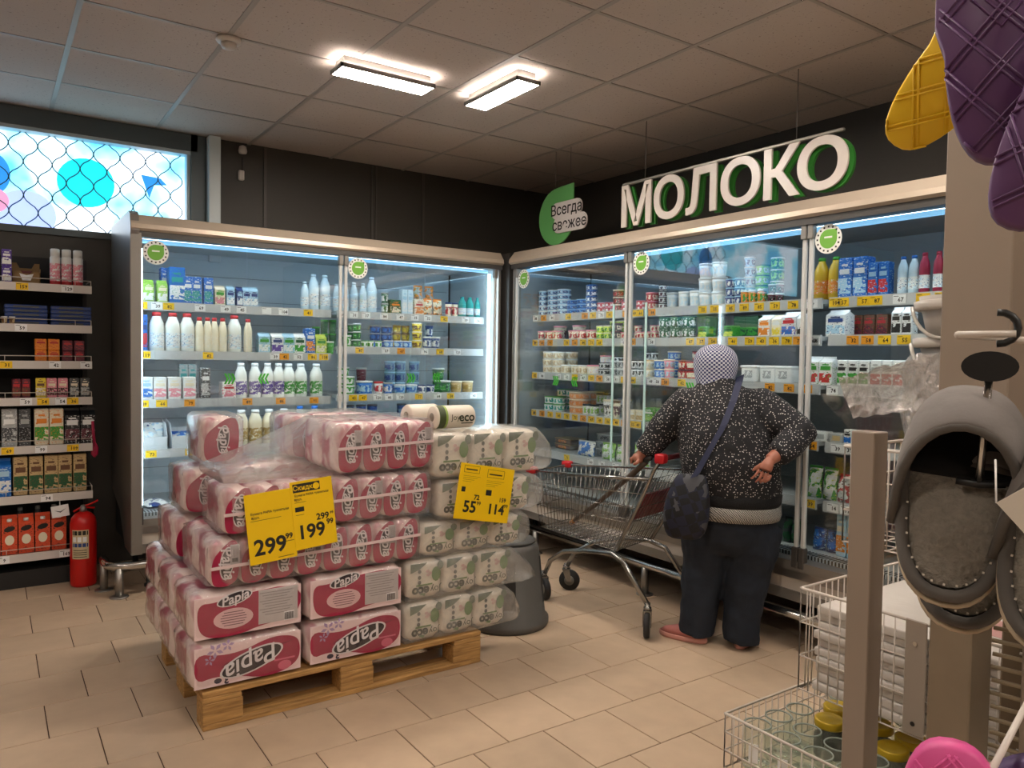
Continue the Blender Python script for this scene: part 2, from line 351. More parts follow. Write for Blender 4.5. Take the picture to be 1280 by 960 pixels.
for k, (x, y, a) in enumerate(((2.55, 1.6, 'y'), (.6, 1.2, 'x'), (-1.4, 3.2, 'x'), (-1.4, .6, 'x'), (1.2, -.9, 'x'), (3.0, -.4, 'y'), (-1.4, -2, 'x'), (1.4, -2.6, 'x'))):
    lamp(x, y, a, ['panel lamp just past the top picture edge above the sign', 'panel lamp overhead, almost above the viewer', 'panel lamp outside the left picture edge', 'panel lamp left of and behind the viewer', 'panel lamp straight behind the viewer', 'panel lamp behind the viewer beside the right wall', 'panel lamp in the far left corner behind the viewer', 'rearmost panel lamp behind the viewer'][k])
# smoke detector, wall sensors
t = thing('smoke_detector', 'round white smoke detector on the ceiling grid at left', 'smoke detector', (.94, 3.74, ZC))
MB().lathe([(.055, 0), (.058, -.012), (.05, -.022)], n=20).build('base', mat('white_abs', 'c9c2bb', .4), t)
MB().lathe([(.034, -.022), (.036, -.034), (.03, -.046), (.012, -.05)], n=18).build('sensing_chamber', MATS['white_abs'], t)
t = thing('motion_sensor', 'small white sensor on bracket high on the dark wall', 'sensor', (1.476, Y1-.012, 2.8))
MB().lathe([(.004, 0), (.026, .004), (.03, .02), (.024, .05), (.01, .058)], n=12).build('sensor_head', MATS['white_abs'], t, (0, -.045, -.03))
MB().bar((0, .012, .03), (0, -.04, .0), .008).build('bracket', MATS['white_abs'], t)
t = thing('cable_box', 'small white box hanging on a cable below the sensor', 'junction box', (1.476, Y1-.002, 2.63))
MB().bbox(-.02, .02, -.03, 0, -.035, .035, .006).build('box', MATS['white_abs'], t); MB().bar((.01, -.012, .03), (.01, -.012, .125), .003, 5).build('cable', black_pl, t)
# ================================================================ HANGING SIGNS
green_m = mat('sign_green', '2f7a2c', .45); sign_white = mat('sign_white', 'cfc6bd', .3)
sg = thing('hanging_sign', 'white letters МОЛОКО with green backing hung above right-wall fridge', 'sign', (3.35, 3.66, 2.225))
px = 0.0
WD = {'М': .29, 'О': .27, 'Л': .23, 'К': .225}
ypos = [0.0, .285, .545, .80, 1.085, 1.285]; wid = [.262, .245, .225, .262, .215, .275]
for ch, yy, ww in zip('МОЛОКО', ypos, wid):
    me = text_mesh(ch, 1, 0, .022, 0, 6)
    xs = [v.co.x for v in me.vertices]; ys = [v.co.y for v in me.vertices]; bw = max(xs)-min(xs); bh = max(ys)-min(ys)
    def letter(name, m, parent, dy, dz, dx, th):
        q = MB(); cx = (min(xs)+max(xs))/2; y0 = min(ys); V = []
        for f in (0, 1):
            for v in me.vertices: V.append((f*th, -(v.co.x-cx)/bw*ww, (v.co.y-y0)/bh*.262))
        nv = len(me.vertices); F = [tuple(p.vertices) for p in me.polygons]
        edge = {}
        for p in F:
            for i in range(len(p)): edge[(p[i], p[(i+1) % len(p)])] = 1
        fs = F+[tuple(i+nv for i in reversed(p)) for p in F]
        for a, b2 in edge:
            if (b2, a) not in edge: fs.append((b2, a, a+nv, b2+nv))
        q.add(V, fs); return q.build(name, m, parent, (dx, dy, dz))
    lo = letter('letter', sign_white, sg, -(yy+ww/2), 0, 0, .012)
    letter('green_backing', green_m, lo, -.012, -.008, .03, .018)
MB().bbox(.0, .02, -1.53, 0, .262, .278, .003).build('rail', grey_metal, sg)
for yy in (.2, 1.27): MB().bar((.01, -yy, .278), (.01, -yy, ZC-2.226), .0022, 5).build('wire', mat('sign_wire', '77736d', .4, .5), sg)
t = thing('hanging_badge', 'green leaf badge reading Всегда свежее hung beside the letters', 'sign', (3.35, 4.36, 2.2))
leaf = [(-.13, .36), (-.21, .30), (-.235, .2), (-.21, .09), (-.13, .01), (-.03, -.02), (.06, .03), (.11, .13), (.115, .25), (.105, .405), (0, .40)]
# outline in (right, up): rounded leaf with a square top right corner
leaf = [(.09, .40)]+[(-.09+.18*0+.15*math.cos(a)-.0, .19+.21*math.sin(a)) for a in [PI/2+PI*1.5*k/26 for k in range(27)]]+[(.09, .19)]
leaf = [(.06, .40)]+[(-.06+.17*math.cos(a), .19+.21*math.sin(a)) for a in [PI/2+PI*1.5*k/26 for k in range(27)]]
leaf = [(p[0] if p[0] > -.3 else -.3, p[1]) for p in leaf]
leaf = [(.21, .40), (.08, .395)]+[(.02+.205*math.cos(a), .19+.2*math.sin(a)) for a in [PI*.55+PI*1.25*k/24 for k in range(25)]]+[(.21, .12)]
MB().prism(leaf, (0, 0, 0), (0, -1, 0), (0, 0, 1), (1, 0, 0), .008).build('leaf_panel', mat('badge_green', '5b9a57', .4), t)
def rrect(w, h, r, n=5, c=(0, 0)):
    pts = []
    for cx, cy, a0 in ((w/2-r, h/2-r, 0), (-w/2+r, h/2-r, PI/2), (-w/2+r, -h/2+r, PI), (w/2-r, -h/2+r, 1.5*PI)):
        for k in range(n+1): a = a0+PI/2*k/n; pts.append((c[0]+cx+r*math.cos(a), c[1]+cy+r*math.sin(a)))
    return pts
bub = t
bb = MB().prism(rrect(.33, .115, .05, c=(.15, .225)), (-.014, 0, 0), (0, -1, 0), (0, 0, 1), (1, 0, 0), .012)
bb.prism(rrect(.36, .115, .05, c=(.19, .125)), (-.0145, 0, 0), (0, -1, 0), (0, 0, 1), (1, 0, 0), .012)
bubble = bb.build('bubble', mat('badge_white', 'bdb6b2', .4), t)
for s, z, c in (('Всегда', .225, .15), ('свежее', .12, .185)): MB().mesh_in(text_mesh(s, .104, 0, .0012, 0, 3), frame_m((-.0162, -c, z), (0, -1, 0), (0, 0, 1))).build('lettering', ink, bubble)
for yy in (-.0, .17): MB().bar((.004, -yy, .39), (.004, -yy, ZC-2.201), .0018, 5).build('wire', MATS['sign_wire'], t)

PRODUCTS = [
 ('A',1,'carton','green and white milk carton','lgreen white cream',[0.735,0.786,0.861],0.056,0.135,1,0),
 ('A',1,'brick','large blue milk pack','blue white teal',[0.943],0.089,0.219,1,0),
 ('A',1,'brick','blue milk pack','blue teal white',[1.004,1.054,1.123],0.054,0.168,1,0),
 ('A',1,'brick','back-row blue milk pack','blue teal white',[0.891,0.924],0.035,0.222,1,1),
 ('A',1,'carton','pink and white kefir carton','cream pink green',[1.19],0.059,0.125,1,0),
 ('A',1,'carton','pale blue kefir carton','lblue white navy',[1.254,1.353,1.399],0.048,0.128,1,0),
 ('A',1,'carton','dark blue kefir carton','navy white lblue',[1.31],0.038,0.126,1,0),
 ('A',1,'bottle','tall white yoghurt bottle','iceblue iceblue white',[1.797,1.875],0.071,0.241,1,0),
 ('A',1,'bottle','shorter white yoghurt bottle','iceblue iceblue white',[1.734,1.957],0.054,0.186,1,0),
 ('A',1,'bottle','shorter white yoghurt bottle','iceblue iceblue white',[2.014,2.08,2.147],0.054,0.203,1,0),
 ('A',1,'bottle','tall white yoghurt bottle','iceblue iceblue white',[2.216],0.074,0.251,1,0),
 ('A',1,'cup','dark green yoghurt cup','dgreen grey white',[2.311],0.055,0.075,2,0),
 ('A',1,'brick','green and yellow yoghurt box','dgreen cream orange',[2.385],0.084,0.102,1,0),
 ('A',1,'brick','pale blue tall carton','iceblue white lblue',[2.456,2.5],0.042,0.179,1,0),
 ('A',1,'brick','orange and white curd box','cream orange red',[2.573],0.077,0.115,1,0),
 ('A',1,'pouch','colourful curd bag','cream orange dgreen',[2.665,2.745],0.073,0.12,1,0),
 ('A',1,'pouch','back-row patterned curd bag','grey orange dgreen',[2.648,2.74],0.077,0.222,1,1),
 ('A',1,'cup','striped yoghurt cup','cream navy red',[2.828,2.883],0.052,0.107,1,0),
 ('A',1,'bottle','teal drinking yoghurt bottle','teal teal white',[2.948,3.016,3.086],0.061,0.155,1,0),
 ('A',2,'brick','blue and red milk pack','blue red navy',[0.735,0.765],0.028,0.215,1,0),
 ('A',2,'wbottle','white milk bottle with red cap','milk red white',[0.834,0.922,1.006,1.285],0.085,0.235,1,0),
 ('A',2,'wbottle','cream milk bottle with red cap','cream red cream',[1.073,1.122,1.162,1.212,1.366],0.051,0.214,1,0),  # cream colour paints the shade on these white bottles
 ('A',2,'carton','pale blue cream carton','lblue white green',[1.464,1.624],0.073,0.132,1,0),
 ('A',2,'carton','purple and white cream carton','white purple navy',[1.549],0.076,0.13,1,0),
 ('A',2,'carton','green and white cream carton','white green dgreen',[1.696],0.071,0.134,1,0),
 ('A',2,'brick','blue and orange milk pack','blue orange white',[1.768],0.064,0.167,1,0),
 ('A',2,'carton','yellow green cream carton','lime cream green',[1.842],0.071,0.131,1,0),
 ('A',2,'cup','green sour cream cup','green white green',[1.911],0.054,0.087,1,0),
 ('A',2,'cup','back-row dark green cup','dgreen green dgreen',[1.858,1.917,1.976],0.053,0.093,2,1),
 ('A',2,'cup','green sour cream cup','green white white',[2.034],0.061,0.082,1,0),
 ('A',2,'cup','dark green sour cream cup','dgreen white green',[2.105],0.058,0.055,3,0),
 ('A',2,'cup','small white and green cup','white green green',[2.16,2.206,2.265],0.049,0.049,1,0),
 ('A',2,'tub','blue cream cheese tub','blue white lblue',[2.347,2.427,2.495],0.069,0.054,1,0),
 ('A',2,'tub','back-row navy tub','navy grey blue',[2.3,2.389],0.081,0.053,3,1),
 ('A',2,'cup','yellow dessert cup','yellow cream brown',[2.574],0.075,0.062,3,0),
 ('A',2,'cup','back-row dark yellow dessert cup','ochre brown yellow',[2.469,2.539],0.064,0.056,3,1),
 ('A',2,'cup','navy and white yoghurt cup','navy white white',[2.654,2.726],0.067,0.089,1,0),
 ('A',2,'cup','back-row navy yoghurt cup','navy navy white',[2.737],0.062,0.088,2,1),
 ('A',3,'brick','small white pack with blue top','white blue lblue',[0.771],0.073,0.136,1,0),
 ('A',3,'brick','small white and pink cream pack','white pink cream',[0.847,0.928,1.013],0.071,0.135,1,0),
 ('A',3,'brick','back-row grey milk box','grey white teal',[1.002,1.055],0.05,0.212,1,1),
 ('A',3,'brick','dark grey milk box','dgrey grey white',[1.106],0.056,0.191,1,0),
 ('A',3,'brick','pink and white fruit box','white pink red',[1.245],0.084,0.102,1,0),
 ('A',3,'wbottle','white kefir bottle with purple label','milk white purple',[1.326,1.415,1.496,1.568],0.074,0.222,1,0),
 ('A',3,'wbottle','white kefir bottle with green label','milk white green',[1.635,1.715,1.821],0.083,0.22,1,0),
 ('A',3,'cup','green sour cream cup','green white white',[2.053],0.088,0.062,2,0),
 ('A',3,'tub','bright blue bucket','blue white lblue',[2.174],0.117,0.092,1,0),
 ('A',3,'cup','red and white cup','white red red',[2.275],0.067,0.087,1,0),
 ('A',3,'cup','blue patterned cup','blue grey white',[2.348],0.069,0.08,1,0),
 ('A',3,'cup','pale blue cup','lblue white blue',[2.444,2.538],0.087,0.064,1,0),
 ('A',3,'tub','back-row clear blue tub','steel lblue navy',[2.42,2.505,2.618],0.082,0.077,3,1),
 ('A',3,'cup','back-row purple brown cup','maroon grey maroon',[2.195],0.076,0.091,2,1),
 ('A',3,'cup','white and navy yoghurt cup','white navy navy',[2.617,2.686],0.062,0.062,1,0),
 ('A',3,'cup','green bucket with white lid','dgreen white green',[2.817],0.095,0.091,1,0),
 ('A',3,'cup','tan dessert cup','tan cream ochre',[2.915,3.012,3.121],0.091,0.088,1,0),
 ('A',4,'wbottle','jar of baked milk with gold label','cream white ochre',[1.331,1.419,1.509,1.606],0.086,0.221,1,0),
 ('A',4,'bottle','white bottle with blue cap','white blue lblue',[1.712,1.814],0.082,0.236,1,0),
 ('A',4,'tub','dark yoghurt tub','navy dgrey steel',[2.104,2.199,2.283,2.519],0.074,0.118,2,1),
 ('B',1,'tub','blue and white yoghurt tub','lblue white navy',[4.583,4.454,4.339],0.107,0.037,5,0),
 ('B',1,'tub','pale blue yoghurt tub','blue lblue navy',[4.224,4.116],0.098,0.034,3,0),
 ('B',1,'tub','navy yoghurt tub','navy blue white',[4.018],0.082,0.039,5,0),
 ('B',1,'tub','red and pink dessert tub','red pink white',[3.906,3.827],0.071,0.033,2,0),
 ('B',1,'cup','brown dessert cup','brown cream red',[3.743],0.075,0.048,3,0),
 ('B',1,'tub','red and pink dessert tub','red pink white',[3.661,3.528],0.067,0.031,2,0),
 ('B',1,'tub','red berry tub','red pink cream',[3.435],0.087,0.054,2,0),
 ('B',1,'cup','black and white dessert cup','white black maroon',[3.334],0.055,0.037,4,0),
 ('B',1,'cup','tall white cup stack','white white iceblue',[3.262,3.168,3.081],0.072,0.097,1,0),
 ('B',1,'cup','tall white cup stack','white white iceblue',[3.008,2.912],0.089,0.083,3,0),
 ('B',1,'cup','blue patterned yoghurt cup','navy lblue white',[2.821,2.757],0.059,0.049,3,0),
 ('B',1,'cup','pale blue yoghurt cup','lblue white navy',[2.789],0.067,0.055,5,1),
 ('B',1,'cup','green pistachio yoghurt cup','lgreen dgreen white',[2.709],0.08,0.056,4,1),
 ('B',1,'cup','small mixed yoghurt cup','orange white green',[2.716,2.665,2.605],0.05,0.077,1,0),
 ('B',1,'cup','red black berry yoghurt cup','maroon white black',[2.542,2.494],0.043,0.049,2,0),
 ('B',1,'cup','back-row green yoghurt cup','dgreen white lgreen',[2.611],0.076,0.064,4,1),
 ('B',1,'bottle','orange juice bottle','juice green orange',[2.263,2.186],0.07,0.208,1,0),
 ('B',1,'brick','blue milk pack','blue lblue white',[2.117,2.041],0.071,0.193,1,0),
 ('B',1,'brick','blue and red milk pack','blue red lblue',[1.977,1.926],0.047,0.159,1,0),
 ('B',1,'bottle','pale blue drinking yoghurt bottle','iceblue blue white',[1.847,1.797],0.046,0.175,1,0),
 ('B',1,'bottle','crimson drinking yoghurt bottle','crimson crimson white',[1.749,1.689,1.648],0.044,0.183,1,0),
 ('B',2,'cup','small pink yoghurt cup','cream pink red',[4.588,4.491,4.391,4.204,4.117,4.009],0.082,0.068,1,0),
 ('B',2,'cup','back-row pink yoghurt cup','cream pink maroon',[4.651,4.529,4.304],0.102,0.11,1,1),
 ('B',2,'cup','lime green yoghurt cup','lime cream green',[3.909,3.834],0.065,0.046,2,0),
 ('B',2,'cup','dark yoghurt cup','dgrey maroon cream',[3.753],0.075,0.053,2,0),
 ('B',2,'cup','small pink yoghurt cup','cream pink red',[3.669,3.522,3.46,3.399],0.055,0.046,1,0),
 ('B',2,'tub','dark green tub with white print','dgreen dgreen white',[3.317,3.228,3.132],0.086,0.065,2,0),
 ('B',2,'brick','green curd box','green lime dgreen',[2.992,2.806],0.065,0.067,1,0),
 ('B',2,'brick','back-row dark green box','dgreen green dgreen',[3.035,2.828,2.745],0.085,0.124,1,1),
 ('B',2,'carton','orange and white milk carton','white orange orange',[2.569],0.073,0.118,1,0),
 ('B',2,'carton','white and yellow milk carton','cream yellow white',[2.494],0.055,0.115,1,0),
 ('B',2,'carton','blue and white milk carton','white blue red',[2.42],0.086,0.13,1,0),
 ('B',2,'carton','white patterned milk carton','white black white',[2.352],0.037,0.117,1,0),
 ('B',2,'carton','white and blue cream carton','white lblue navy',[2.158],0.101,0.134,1,0),
 ('B',2,'brick','back-row brown box','brown maroon red',[2.121,2.059,1.995],0.057,0.106,1,1),
 ('B',2,'carton','white carton with black label','white black black',[1.859,1.811],0.043,0.139,1,0),
 ('B',3,'tub','yellow and white cheese tub','cream yellow yellow',[4.711,4.629],0.074,0.057,2,0),
 ('B',3,'tub','cream salad tub','cream white tan',[4.497,4.388],0.1,0.052,3,0),
 ('B',3,'tub','cream salad tub','cream white tan',[4.281,4.167,4.088],0.078,0.064,1,0),
 ('B',3,'tub','pink labelled curd tub','cream pink white',[3.99],0.105,0.067,1,0),
 ('B',3,'tub','black and white striped tub','white black black',[3.866],0.111,0.043,2,0),
 ('B',3,'tub','grey cheese tub','grey white dgrey',[3.766,3.695],0.061,0.05,2,0),
 ('B',3,'cup','black and white spotted cup','white black black',[3.563,3.508],0.047,0.054,2,0),
 ('B',3,'cup','cream curd cup','cream tan white',[3.439],0.068,0.055,2,0),
 ('B',3,'tub','blue lidded curd tub','blue cream lblue',[3.354],0.087,0.055,2,0),
 ('B',3,'cup','pink fruit curd cup','pink cream lblue',[3.272],0.068,0.058,2,0),
 ('B',3,'tub','red berry curd tub','red maroon cream',[3.142],0.142,0.056,2,0),
 ('B',3,'tray','white clear lidded tray','white white grey',[2.662,2.543,2.446],0.101,0.09,1,0),
 ('B',3,'carton','white and red cream carton','white red green',[2.278,2.203],0.069,0.141,1,0),
 ('B',3,'brick','small white and green cream pack','white green black',[2.117,2.061,2.007],0.051,0.126,1,0),
 ('B',3,'brick','small white pack under film','white red grey',[1.949,1.894,1.842],0.049,0.128,1,0),
 ('B',4,'tub','teal and white curd tub','white teal dgreen',[4.62],0.175,0.061,2,0),
 ('B',4,'tub','yellow cheese tub','cream yellow ochre',[4.825],0.116,0.049,2,0),
 ('B',4,'tub','white and green curd tub','white green teal',[4.471,4.367],0.096,0.053,2,0),
 ('B',4,'tub','round orange cheese box','peach cream orange',[4.167],0.162,0.05,3,0),
 ('B',4,'tub','spotted white curd tub','white black lgreen',[4.033,3.958],0.067,0.073,1,0),
 ('B',4,'cup','black patched white cup','white cream black',[3.814],0.107,0.117,1,0),
 ('B',4,'cup','brown white cup','cream brown maroon',[3.726],0.053,0.112,1,0),
 ('B',4,'brick','pale cheese pack','cream tan white',[3.559,3.491],0.062,0.066,1,0),
 ('B',4,'brick','green cheese pack','green lgreen white',[3.406,3.306],0.093,0.088,1,0),
 ('B',4,'brick','low white box with red emblem','white red grey',[2.289,2.219],0.063,0.048,1,0),
 ('B',4,'brick','low plain carton box','grey white tan',[2.135],0.065,0.047,1,0),
 ('B',4,'brick','low white box with blue print','white blue black',[2.077,2.034],0.039,0.071,1,0),
 ('B',5,'pouch','blue and white bag of cheese','blue white navy',[4.048],0.184,0.097,1,0),
 ('B',5,'pouch','white bag of curd','white lgreen green',[3.815,3.679],0.126,0.105,1,0),
 ('B',5,'tray','grey stacked tray','grey white dgrey',[3.949],0.159,0.052,3,1),
 ('B',5,'tray','wide brown cheese tray','brown tan orange',[4.628,4.413],0.19,0.041,2,1),
 ('B',5,'pouch','green bag of salad cheese','lgreen white green',[3.497],0.154,0.136,1,0),
 ('B',5,'pouch','green and white snack bag','white green lime',[2.27,2.187],0.077,0.151,1,0),
 ('B',5,'pouch','red and white sweet bag','white red maroon',[2.112,2.047],0.06,0.13,1,0),
 ('B',6,'pouch','dark bottle shaped pack','dgreen dgrey dgreen',[2.418,2.369],0.043,0.122,1,0),
 ('B',6,'pouch','blue bag of cheese','blue navy lblue',[2.235,2.158],0.072,0.101,1,0),
 ('B',6,'brick','tall blue boxed pack','lblue orange cream',[2.095,2.041],0.05,0.218,1,0),
 ('A',2,'cup','back-row dark green sour cream cup','dgreen white green',[2.115],0.058,0.055,3,1),
 ('A',3,'cup','back-row green sour cream cup','green white white',[2.063],0.088,0.062,3,1),
 ('A',3,'cup','back-row green bucket with white lid','dgreen white green',[2.827],0.095,0.091,2,1),
 ('B',2,'cup','back-row lime green yoghurt cup','lime cream green',[3.909,3.834],0.065,0.046,3,1),
 ('B',2,'cup','back-row small pink yoghurt cup','cream pink red',[3.669,3.522,3.46,3.399],0.055,0.046,2,1),
 ('B',3,'tub','back-row yellow and white cheese tub','cream yellow yellow',[4.711,4.629],0.074,0.057,3,1),
 ('B',3,'tub','back-row cream salad tub','cream white tan',[4.497,4.388],0.1,0.052,3,1),
 ('B',3,'tub','back-row pink labelled curd tub','cream pink white',[3.99],0.105,0.067,2,1),
 ('B',3,'tub','back-row black and white striped tub','white black black',[3.866],0.111,0.043,3,1),
 ('B',3,'cup','back-row black and white spotted cup','white black black',[3.563,3.508],0.047,0.054,3,1),
 ('B',3,'tub','back-row blue lidded curd tub','blue cream lblue',[3.354],0.087,0.055,3,1),
 ('B',3,'tub','back-row red berry curd tub','red maroon cream',[3.142],0.142,0.056,3,1),
 ('B',4,'tub','back-row teal and white curd tub','white teal dgreen',[4.62],0.175,0.061,3,1),
 ('B',4,'tub','back-row yellow cheese tub','cream yellow ochre',[4.825],0.116,0.049,3,1),
 ('B',4,'tub','back-row white and green curd tub','white green teal',[4.471,4.367],0.096,0.053,3,1),
 ('B',4,'tub','back-row round orange cheese box','peach cream orange',[4.167],0.162,0.05,3,1),
 ('B',4,'tub','back-row spotted white curd tub','white black lgreen',[4.033,3.958],0.067,0.073,2,1),
 ('B',4,'cup','back-row black patched white cup','white cream black',[3.814],0.107,0.117,1,1),
]
PRODUCTS += [
 ('G',1,'brick','purple and white box','purple white white',[0.037,0.094],0.049,0.095,2,0),
 ('G',1,'spray','white spray bottle with red base','white red pink',[0.332,0.391,0.449],0.054,0.215,1,0),
 ('G',2,'flat','navy flat packet','navy black dgrey',[0.186,0.412],0.211,0.023,5,0),
 ('G',2,'cup','small brown capped jar','brown white tan',[0.045,0.08,0.118],0.031,0.044,1,-1),
 ('G',3,'cup','bright orange box','orange orange red',[0.257,0.323],0.059,0.066,2,0),
 ('G',3,'cup','dark red box','maroon maroon red',[0.392,0.453],0.054,0.063,2,0),
 ('G',4,'brick','dark red tea box','maroon brown red',[0.136,0.182],0.043,0.111,1,0),
 ('G',4,'brick','yellow drink box','yellow cream brown',[0.255],0.053,0.116,1,0),
 ('G',4,'brick','pink drink box','pink maroon cream',[0.311,0.367],0.051,0.115,1,0),
 ('G',4,'brick','grey drink box','dgrey grey cream',[0.426,0.482],0.049,0.115,1,0),
 ('G',5,'brick','silver patterned drink carton','grey dgrey white',[0.1],0.076,0.218,1,0),
 ('G',5,'brick','dark drink carton','dgrey black grey',[0.175],0.059,0.216,1,0),
 ('G',5,'brick','green topped plant milk carton','cream green orange',[0.258,0.334],0.072,0.215,1,0),
 ('G',5,'carton','dark red plant drink carton','black maroon white',[0.414,0.497],0.077,0.213,1,0),
 ('G',6,'carton','blue milk carton','blue white lblue',[0.07],0.073,0.218,1,0),
 ('G',6,'brick','gold topped milk carton','tan dgreen brown',[0.152,0.229,0.305,0.376,0.453],0.07,0.225,1,0),
 ('G',7,'fcarton','orange red milk carton','orange2 white black',[0.014,0.096,0.178,0.26,0.342],0.076,0.224,1,0),
 ('G',7,'bottle','back-row dark bottle','dgrey grey black',[0.153,0.241,0.325],0.053,0.25,1,1),
]
TAGS = [
('A',1,0.736,'y','5'),('A',1,0.823,'w','39'),('A',1,0.887,'y','82'),('A',1,1.064,'w','69'),('A',1,1.213,'w','49'),('A',1,1.308,'w','45'),('A',1,1.465,'w',''),('A',1,1.572,'w','104'),('A',1,1.736,'y','41'),('A',1,1.932,'w','64'),('A',1,2.054,'w','31'),('A',1,2.143,'w','37'),('A',1,2.277,'w','84'),('A',1,2.402,'w','47'),('A',1,2.517,'w','35'),('A',1,2.622,'w','52'),('A',1,2.756,'y','82'),('A',1,2.937,'w','39'),('A',1,3.044,'w','36'),('A',2,0.758,'y','119'),('A',2,1.11,'y','82'),('A',2,1.517,'w','39'),('A',2,1.579,'o','42'),('A',2,1.671,'w','52'),('A',2,1.765,'y','86'),('A',2,1.843,'y','118'),('A',2,2.098,'y','87'),('A',2,2.292,'w','57'),('A',2,2.411,'o','67'),('A',2,2.598,'w','96'),('A',2,2.725,'y','68'),('A',2,2.87,'w','120'),('A',3,0.748,'y','49'),('A',3,0.848,'y','66'),('A',3,1.004,'o','79'),('A',3,1.347,'o','89'),('A',3,1.557,'o','86'),('A',3,1.779,'o','91'),('A',3,2.053,'y','43'),('A',3,2.124,'y','47'),('A',3,2.233,'w','120'),('A',3,2.32,'w','86'),('A',3,2.408,'w','120'),('A',3,2.556,'y','77'),('A',3,2.71,'w','64'),('A',3,2.819,'y','58'),('A',3,3.017,'w','40'),('A',4,0.79,'y','73'),('A',4,1.009,'y','109'),('A',4,1.304,'w','88'),('B',1,2.18,'y','104'),('B',1,2.097,'y','57'),('B',1,1.995,'y','57'),('B',1,1.934,'y','87'),('B',1,1.825,'w','67'),('B',1,1.722,'y','88'),('B',1,1.642,'y','88'),('B',1,2.476,'y','59'),('B',1,2.369,'y','78'),('B',1,2.574,'y','85'),('B',1,2.67,'y','89'),('B',1,2.762,'y','85'),('B',1,2.873,'y','55'),('B',1,2.958,'y','55'),('B',1,2.261,'w','9'),('B',2,2.249,'w','63'),('B',2,2.191,'w','66'),('B',2,2.042,'o','32'),('B',2,1.969,'o','58'),('B',2,1.888,'y','64'),('B',2,1.8,'y','55'),('B',2,3.046,'y','87'),('B',2,2.966,'y','57'),('B',2,2.881,'y','54'),('B',2,2.741,'y','46'),('B',2,2.629,'y','59'),('B',2,2.554,'y','43'),('B',2,2.476,'y','36'),('B',2,2.4,'y','78'),('B',2,2.332,'o','71'),('B',3,2.494,'o','82'),('B',3,2.379,'o','82'),('B',3,2.276,'o','60'),('B',3,2.189,'w','74'),('B',4,2.21,'o','54'),('B',4,2.272,'o','46'),('B',4,2.106,'w','39'),('B',4,2.044,'w','39'),('B',1,4.881,'y','87'),('B',1,4.77,'y','91'),('B',1,4.663,'w','84'),('B',1,4.558,'y','58'),('B',1,4.457,'o','55'),('B',1,4.359,'w','84'),('B',1,4.171,'y','66'),('B',1,3.993,'o','58'),('B',1,3.908,'y','91'),('B',1,3.825,'w','73'),('B',1,3.744,'y','91'),('B',1,3.589,'o','66'),('B',1,3.514,'y','49'),('B',1,3.441,'y','66'),('B',1,3.37,'o','84'),('B',2,4.901,'y','73'),('B',2,4.789,'y','49'),('B',2,4.681,'y','55'),('B',2,4.474,'o','66'),('B',2,4.375,'o','91'),('B',2,4.186,'y','73'),('B',2,4.095,'o','66'),('B',2,4.007,'y','84'),('B',2,3.921,'y','73'),('B',2,3.837,'y','66'),('B',2,3.6,'w','66'),('B',2,3.524,'o','73'),('B',2,3.38,'w','58'),('B',3,4.893,'y','62'),('B',3,4.674,'w','87'),('B',3,4.467,'w','84'),('B',3,4.272,'w','66'),('B',3,4.178,'w','62'),('B',3,4.088,'y','66'),('B',3,3.999,'w','87'),('B',3,3.914,'y','55'),('B',3,3.83,'o','49'),('B',3,3.749,'w','58'),('B',3,3.67,'w','91'),('B',3,3.592,'y','87'),('B',3,3.517,'y','84'),('B',3,3.372,'w','49'),('B',3,3.303,'w','58'),('B',3,3.235,'o','58'),('B',3,3.103,'y','62'),('B',4,4.885,'y','58'),('B',4,4.773,'w','87'),('B',4,4.665,'y','49'),('B',4,4.56,'y','66'),('B',4,4.458,'o','62'),('B',4,4.359,'y','55'),('B',4,4.263,'y','84'),('B',4,4.169,'y','73'),('B',4,4.079,'y','73'),('B',4,3.99,'o','62'),('B',4,3.905,'y','87'),('B',4,3.821,'y','49'),('B',4,3.74,'y','66'),('B',4,3.66,'y','49'),('B',4,3.583,'o','84'),('B',4,3.508,'y','55'),('B',4,3.435,'y','49'),('B',4,3.363,'w','62'),('B',4,3.293,'y','84'),('B',5,4.16,'y','73'),('B',5,3.907,'w','140'),('B',5,3.791,'w','99'),('B',5,3.656,'w','99'),('B',5,2.213,'y','39'),('B',5,2.117,'w','14'),('B',5,2.047,'w','19'),('G',1,0.166,'y','159'),('G',1,0.389,'w','129'),('G',2,0.159,'w','59'),('G',3,0.086,'y','31'),('G',3,0.325,'w','42'),('G',3,0.49,'w','42'),('G',4,0.18,'w','59'),('G',4,0.264,'y','54'),('G',4,0.355,'w','54'),('G',4,0.413,'y','36'),('G',5,0.09,'y','69'),('G',5,0.253,'w','99'),('G',5,0.413,'y','109'),('G',6,0.279,'w','94'),('G',7,0.37,'w','169'),('G',7,0.064,'w','9'),
]

# ================================================================ PRICE TAGS
TAGM = {'y': yellow_card, 'w': white_card, 'o': orange_card}
_tagmesh = {}
def price_tag(c, txt):
    if (c, txt) not in _tagmesh:
        q = MB().box(-.03, .03, -.002, 0, -.02, .02, 0)
        if txt: q.mesh_in(text_mesh(txt, .027, 0, .0006, 0, 1), frame_m((.006, -.0026, -.003), (1, 0, 0), (0, 0, 1)), 1)
        q.box(-.026, -.004, -.0024, -.0019, .012, .0145, 1)
        _tagmesh[(c, txt)] = q.mesh('price_tag', [TAGM[c], ink])
    return _tagmesh[(c, txt)]
SHELFD = {'A': {}, 'B': {}, 'G': {}}

